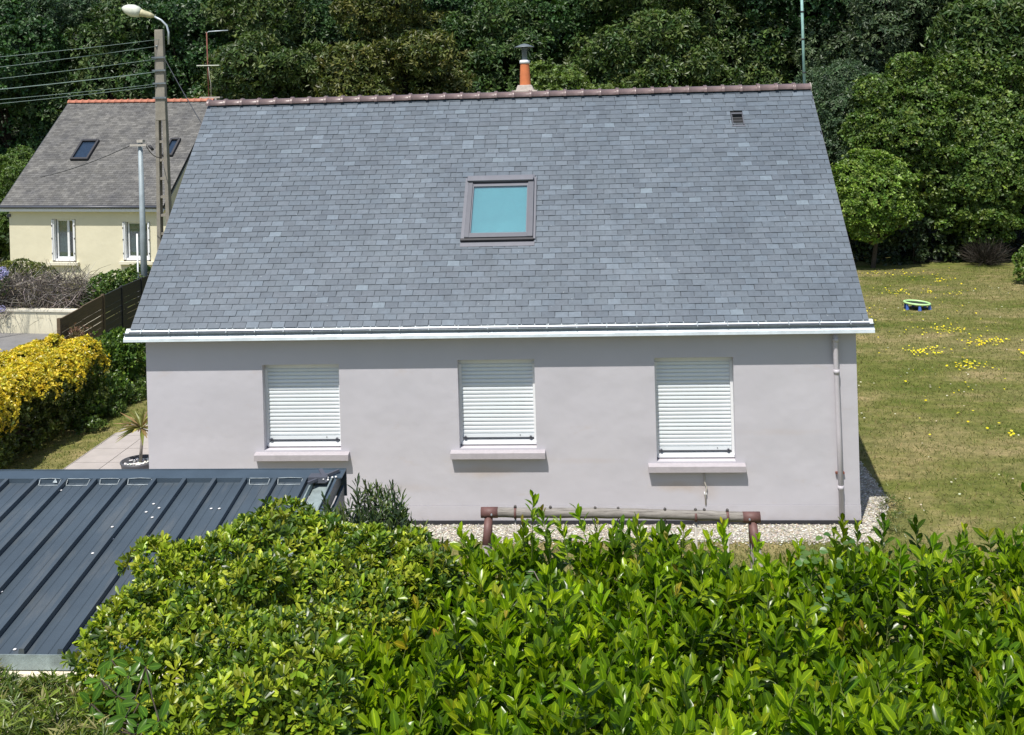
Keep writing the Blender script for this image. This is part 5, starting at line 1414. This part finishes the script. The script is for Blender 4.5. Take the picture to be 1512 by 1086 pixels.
def tree(kind, u, dist, z0, sc, label, col=(1, 1, 1), name='woodland_tree', group='trees of the wood behind the houses', zs=1.0, rz=None):
    p = atD(u, 300, dist); x, y = float(p[0]), float(p[1])
    if z0 is None: z0 = hill_z(x, y)
    t = bpy.data.objects.new(name, None); COL.objects.link(t); t.location = (x, y, z0)
    t.rotation_euler = (0, 0, random.uniform(0, 2 * pi) if rz is None else rz); t.scale = (sc, sc, sc * zs)
    tag(t, label, 'tree', group)
    for nm, me in (('crown', TM[kind][0]), ('trunk', TM[kind][1])):
        o = bpy.data.objects.new(nm, me); COL.objects.link(o); o.parent = t; o.color = (col[0] * .86, col[1] * .84, col[2] * 1.05, 1)
    return t
FR = [  # front row: kind, u, dist, scale, colour, label
 ('b1', 20, 60, 1.0, (.80, 1.0, .95), 'dark green tree at the top left corner behind the overhead wires'),
 ('f1', 95, 63, 1.05, (.95, 1.05, 1.0), 'grey-green drooping tree left of the street lamp, above the wires'),
 ('c2', 175, 60, 1.0, (.85, 1.0, 1.0), 'dense tree directly behind the overhead wires and above the orange ridge'),
 ('b1', 232, 66, 1.05, (.7, .88, .9), 'dark tree directly behind the street lamp and its curved bracket'),
 ('b2', 285, 60, 1.0, (.75, .92, .9), 'dark tree between the concrete pole and the rusty aerial'),
 ('c1', 400, 57, .98, (1.0, 1.05, .95), 'spreading olive-green tree right of the rusty aerial'),
 ('b1', 500, 61, 1.0, (.85, 1.0, .95), 'mid-green tree between the olive tree and the brownish one'),
 ('c2', 600, 57, .98, (1.35, 1.1, .9), 'brownish-tinged flowering tree left of the terracotta chimney pot'),
 ('b2', 690, 63, 1.0, (.7, .9, .95), 'dark tree just left of the terracotta chimney pot'),
 ('c1', 765, 60, 1.0, (.85, 1.05, 1.0), 'tree rising directly behind the terracotta chimney pot'),
 ('b1', 860, 60, 1.0, (.95, 1.1, .9), 'tree behind and above the light bush right of the chimney pot'),
 ('c1', 960, 56, 1.0, (1.0, 1.1, .9), 'large star-leaved tree above the middle of the right roof ridge'),
 ('c2', 1050, 58, 1.0, (.95, 1.05, .9), 'large tree above the roof vent'),
 ('f1', 1130, 62, 1.05, (1.0, 1.05, .95), 'feathery tree just left of the pale green mast'),
 ('b2', 1210, 58, 1.0, (.6, .8, .85), 'very dark tree just right of the pale green mast'),
 ('f2', 1310, 55, 1.1, (1.15, 1.1, 1.05), 'grey-green drooping tree at the top, above the big rounded tree'),
 ('b1', 1420, 57, 1.1, (.6, .8, .85), 'dark tree at the top right behind the big rounded tree'),
 ('c2', 1520, 50, 1.05, (.9, 1.05, .9), 'tree at the top right corner with pale yellowish sprigs')]
for k, u, d, s, c, lb in FR: tree(k, u, d, None, s, lb, c)
# further trunks and crowns up the hill: one distant mass
rng = np.random.default_rng(77)
lobs = []
for i in range(70):
    u = rng.uniform(-200, 1700); d = rng.uniform(64, 95); p = atD(u, 300, d); z = hill_z(float(p[0]), float(p[1]))
    for j in range(4): lobs.append(((p[0] + rng.normal() * 1.5, p[1] + rng.normal() * 1.5, z + rng.uniform(1.5, 12)), (3.0, 3.0, 2.6)))
P, N = lobe_points(lobs, 14000, rng, .9, .05, .2)
V, F, T = clusters(P, N, rng, 5, .5, T_WIDE, [(.040, .065, .022), (.052, .078, .026), (.032, .052, .02)], .9, .4, .2, .25)
tag(mk_np('far_woodland', V, F, F_TREE, None, T), kind='stuff')
# undergrowth along the foot of the wood, its shade put into dark leaf colours
lobs = []
for i in range(90):
    u = rng.uniform(-120, 1640); d = rng.uniform(50, 58) if u < 1230 else rng.uniform(46.5, 50); p = atD(u, 300, d)
    lobs.append(((p[0], p[1], hill_z(float(p[0]), float(p[1])) + rng.uniform(.3, 2.2)), (1.6, 1.3, 1.5)))
for i in range(26):  # low dark clumps added to deepen the shade beneath the round bush
    p = atD(rng.uniform(1225, 1420), 300, rng.uniform(45.6, 46.6)); lobs.append(((p[0], p[1], rng.uniform(.2, 1.6)), (.8, .6, .9)))
P, N = lobe_points(lobs, 11000, rng, .9, .1, .2)
V, F, T = clusters(P, N, rng, 5, .22, T_WIDE, [(.032, .055, .018), (.045, .07, .02), (.022, .04, .015)], .9, .4, .2, .3)
tag(mk_np('undergrowth', V, F, F_TREE, None, T), kind='stuff')
# nearer individual trees and bushes
tree('s1', 832, 50, .8, .92, 'light yellow-green bushy tree just right of the terracotta chimney pot', (1.15, 1.15, .95), 'bushy_tree', None)
tree('s1', 45, 52, .2, .62, 'light green bush left of the neighbour roof at the left edge', (1.1, 1.2, 1.0), 'bush', None)
tree('f2', 1258, 49, -1.2, .70, 'grey-green slender-leaved tree between the roof verge and the big rounded tree', (1.0, 1.05, 1.0), 'slender_tree', None)

def big_tree(name, label, cat, lobes, n, k, size, tpl, cols, base, rng, up=.4, dr=.2, inner=.15, spread=.9, bright=.24, ts=1.0):
    t = thing(name, base, label, cat)
    P, N = lobe_points(lobes, n, rng, .9, inner, .35)
    V, F, T = clusters(P, N, rng, k, size, tpl, cols, spread, up, .25, bright, dr)
    tag(mk_np('crown', V, F, F_TREE, t, T), kind='stuff')
    g = G(); b = Vector(base)
    top = Vector(np.mean([l[0] for l in lobes], 0)); g.tube([b - Vector((0, 0, .3)), b.lerp(top, .4) + Vector((.2, 0, 0)), top], [.28 * ts, .2 * ts, .1 * ts], 8, caps=False)
    for l in lobes:
        c = Vector(l[0]); g.tube([b.lerp(top, .35), b.lerp(c, .6) + Vector((0, 0, .4)), c], [.09, .06, .02], 5, caps=False)
    mk('trunk', g, M_BARK, t); return t
rng = np.random.default_rng(55)
D0 = 46.5
def L(u, v, d, r): p = atD(u, v, d); return (tuple(p), (r, r, r * .85))
lob = [L(1400, 200, 47.5, 2.6), L(1330, 200, 47, 1.9), L(1470, 180, 47.5, 2.2), L(1440, 260, 46.5, 2.3), L(1500, 240, 46.5, 2.0), L(1370, 260, 46.3, 1.6), L(1300, 165, 47.5, 1.3), L(1360, 140, 47.5, 1.5),
       L(1440, 125, 47.8, 1.5), L(1500, 120, 47.5, 1.3), L(1410, 300, 45.8, 1.1), L(1455, 310, 45.8, 1.1), L(1500, 300, 45.6, 1.1), L(1540, 260, 46, 2.0), L(1285, 195, 47, .9), L(1380, 300, 46, .9), L(1540, 170, 47, 1.8)]
for i in range(60):
    l = lob[rng.integers(0, 17)]; d = rand_dirs(1, rng)[0]; d[1] = -abs(d[1]); r = rng.uniform(.35, .9)
    lob.append((tuple(np.array(l[0]) + d * np.array(l[1]) * 1.0), (r * 1.15, r, r * rng.uniform(.6, 1.0))))
for i in range(150):
    l = lob[rng.integers(0, len(lob))]; d = rand_dirs(1, rng)[0]; d[1] = -abs(d[1]); r = rng.uniform(.2, .42)
    lob.append((tuple(np.array(l[0]) + d * np.array(l[1]) * 1.0), (r * 1.3, r, r * .6)))
bb = atD(1440, 300, 47.5)
big_tree('rounded_tree', 'big rounded mid-green tree overhanging the lawn at the right', 'tree', lob, 20000, 5, .16, T_WIDE, [(.082, .145, .024), (.10, .170, .028), (.060, .110, .022), (.14, .20, .034)], (float(bb[0]), float(bb[1]), 0), rng, up=.6, dr=.15)
lob = [L(1285, 290, 44.5, 1.45), L(1262, 265, 44.5, .95), L(1305, 262, 44.6, .95), L(1260, 310, 44.3, 1.0), L(1315, 310, 44.4, .95), L(1285, 330, 44.2, .9), L(1285, 250, 44.6, .85), L(1325, 290, 44.5, .7), L(1245, 285, 44.4, .7)]
for i in range(34):
    l = lob[rng.integers(0, 9)]; d = rand_dirs(1, rng)[0]; d[1] = -abs(d[1]); r = rng.uniform(.2, .36)
    lob.append((tuple(np.array(l[0]) + d * np.array(l[1]) * 1.0), (r * 1.5, r, r * .42)))
bb = atD(1285, 300, 44.8)
big_tree('round_bush', 'bright green round-headed small tree beside the right roof verge', 'tree', lob, 4300, 6, .13, T_WIDE, [(.12, .205, .022), (.16, .26, .03), (.08, .15, .02), (.24, .33, .07)], (float(bb[0]), float(bb[1]), 0), rng, up=.9, dr=.0, spread=1.0, ts=.4)
# leafless grey bush in the shade, and green shrub at the right edge
bb = atZ(1447, 396, 0) + np.array([.4, .6, 0])
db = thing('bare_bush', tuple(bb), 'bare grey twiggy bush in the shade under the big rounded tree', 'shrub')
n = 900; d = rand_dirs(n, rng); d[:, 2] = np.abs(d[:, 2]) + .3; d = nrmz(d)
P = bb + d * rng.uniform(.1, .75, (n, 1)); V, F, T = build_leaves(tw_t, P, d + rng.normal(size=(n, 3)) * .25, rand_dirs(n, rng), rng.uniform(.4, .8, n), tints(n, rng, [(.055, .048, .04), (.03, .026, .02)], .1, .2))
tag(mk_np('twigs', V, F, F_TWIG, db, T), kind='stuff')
bush('edge_shrub', 'bright green shrub cut by the right edge of the picture, above the lawn', 'shrub', [L(1512, 385, 40, .35), L(1518, 400, 40, .4), L(1530, 380, 40, .6), L(1506, 405, 39.8, .22)], 450, 7, .09, T_WIDE, [(.11, .19, .03), (.15, .23, .04)], F_PITTO, rng, base=tuple(atZ(1520, 425, 0)))
# ivy-clad stems seen in the dark below the rounded tree
lobv = [L(1352, 335, 45.5, .35), L(1356, 355, 45.4, .35), L(1360, 375, 45.3, .3), L(1350, 320, 45.5, .35)]
bush('ivy_column', 'ivy hanging between the round bush and the shade of the big tree', 'climbing plant', lobv, 320, 6, .10, T_WIDE, [(.045, .075, .03), (.07, .10, .045)], F_PITTO, rng)

# ================================================================== LAWN DETAIL
rng = np.random.default_rng(91)
def tufts(name, n, x0, x1, y0, y1, h, cols, test=None):
    P = np.stack([rng.uniform(x0, x1, n), rng.uniform(y0, y1, n), np.zeros(n)], -1)
    if test is not None: P = P[test(P)]
    n = len(P); D = nrmz(rng.normal(size=(n, 3)) * (.7, .7, .2) + (0, 0, .9))
    t = (np.array([(-.09, 0, 0), (.09, 0, 0), (0, 1, .1)], float), np.array([(0, 1, 2)]), np.zeros(3))
    V, F, T = build_leaves(t, P, D, rand_dirs(n, rng), rng.uniform(.5, 1.3, n) * h, tints(n, rng, cols, .2, .22))
    return tag(mk_np(name, V, F, F_GRASS, None, T), kind='stuff')
GC = [(.12, .14, .035), (.20, .185, .07), (.085, .12, .025), (.30, .25, .12), (.16, .165, .045)]
tufts('lawn_grass', 90000, 11.9, 26, -2, 27, .075, GC, lambda P: (P[:, 0] > 12.6) | (P[:, 1] < -.8) | (P[:, 1] > 7))
tufts('side_grass', 16000, -6, -2.9, -1, 16, .075, [(.10, .14, .03), (.14, .17, .04), (.19, .19, .06)])
tufts('front_grass', 9000, 3.8, 12.6, -2.2, -.72, .07, GC)
# ragged weeds over the gravel edge
bush('gravel_weeds', 'weeds growing through the gravel at the right house corner', 'weeds', [((12.35, -.05, .03), (.28, .3, .14)), ((12.5, .6, .03), (.2, .3, .16)), ((12.15, -.45, .03), (.25, .2, .12))], 150, 6, .09, T_NARROW, [(.12, .16, .04), (.17, .19, .06)], F_PITTO, rng, stem=False)
# dandelions in drifts
pts = []
for (u, v, su, sv, n) in ((1235 + 60, 403, 40, 3, 26), (1340, 405, 25, 6, 22), (1385, 412, 14, 6, 26), (1330, 431, 28, 4, 34), (1375, 428, 6, 3, 8), (1412, 433, 12, 2.5, 14), (1395, 486, 34, 4, 52), (1460, 503, 30, 5, 86), (1372, 518, 22, 5, 48), (1428, 538, 20, 5, 56), (1510, 520, 6, 5, 16),
                          (1350, 517, 10, 4, 10), (1380, 470, 100, 50, 60), (1400, 580, 70, 60, 26), (1492, 642, 6, 6, 6), (1290, 470, 12, 30, 10)):
    for k in range(n):
        p = atZ(u + rng.normal() * su * .6, v + rng.normal() * sv * .7, .07)
        if p[0] > 12.3 and p[1] < 27.5: pts.append(p)
P = np.array(pts); n = len(P)
disc = (np.array([(1, 0, 0), (.5, .87, 0), (-.5, .87, 0), (-1, 0, 0), (-.5, -.87, 0), (.5, -.87, 0)], float), np.array([(0, 1, 2, 3), (0, 3, 4, 5)]), np.zeros(6))
V, F, T = build_leaves(disc, P, nrmz(np.stack([rng.normal(size=n), rng.normal(size=n), np.full(n, .1)], -1)), nrmz(np.stack([rng.normal(size=n) * .2, -.4 + rng.normal(size=n) * .2, np.ones(n)], -1)), rng.uniform(.016, .034, n), tints(n, rng, [(.85, .70, .02), (.80, .72, .05)], .1, .1))
tag(mk_np('dandelion_flowers', V, F, F_FLOWER, None, T), kind='stuff')
# small pale daisies and dry clippings
n = 260; P = np.stack([rng.uniform(12.6, 24, n), rng.uniform(0, 24, n), np.full(n, .05)], -1)
V, F, T = build_leaves(disc, P, nrmz(np.stack([rng.normal(size=n), rng.normal(size=n), np.full(n, .1)], -1)), np.tile([0, -.3, 1.], (n, 1)), rng.uniform(.012, .026, n), tints(n, rng, [(.7, .68, .5), (.6, .56, .4)], .1, .1))
tag(mk_np('daisies', V, F, F_FLOWER, None, T), kind='stuff')
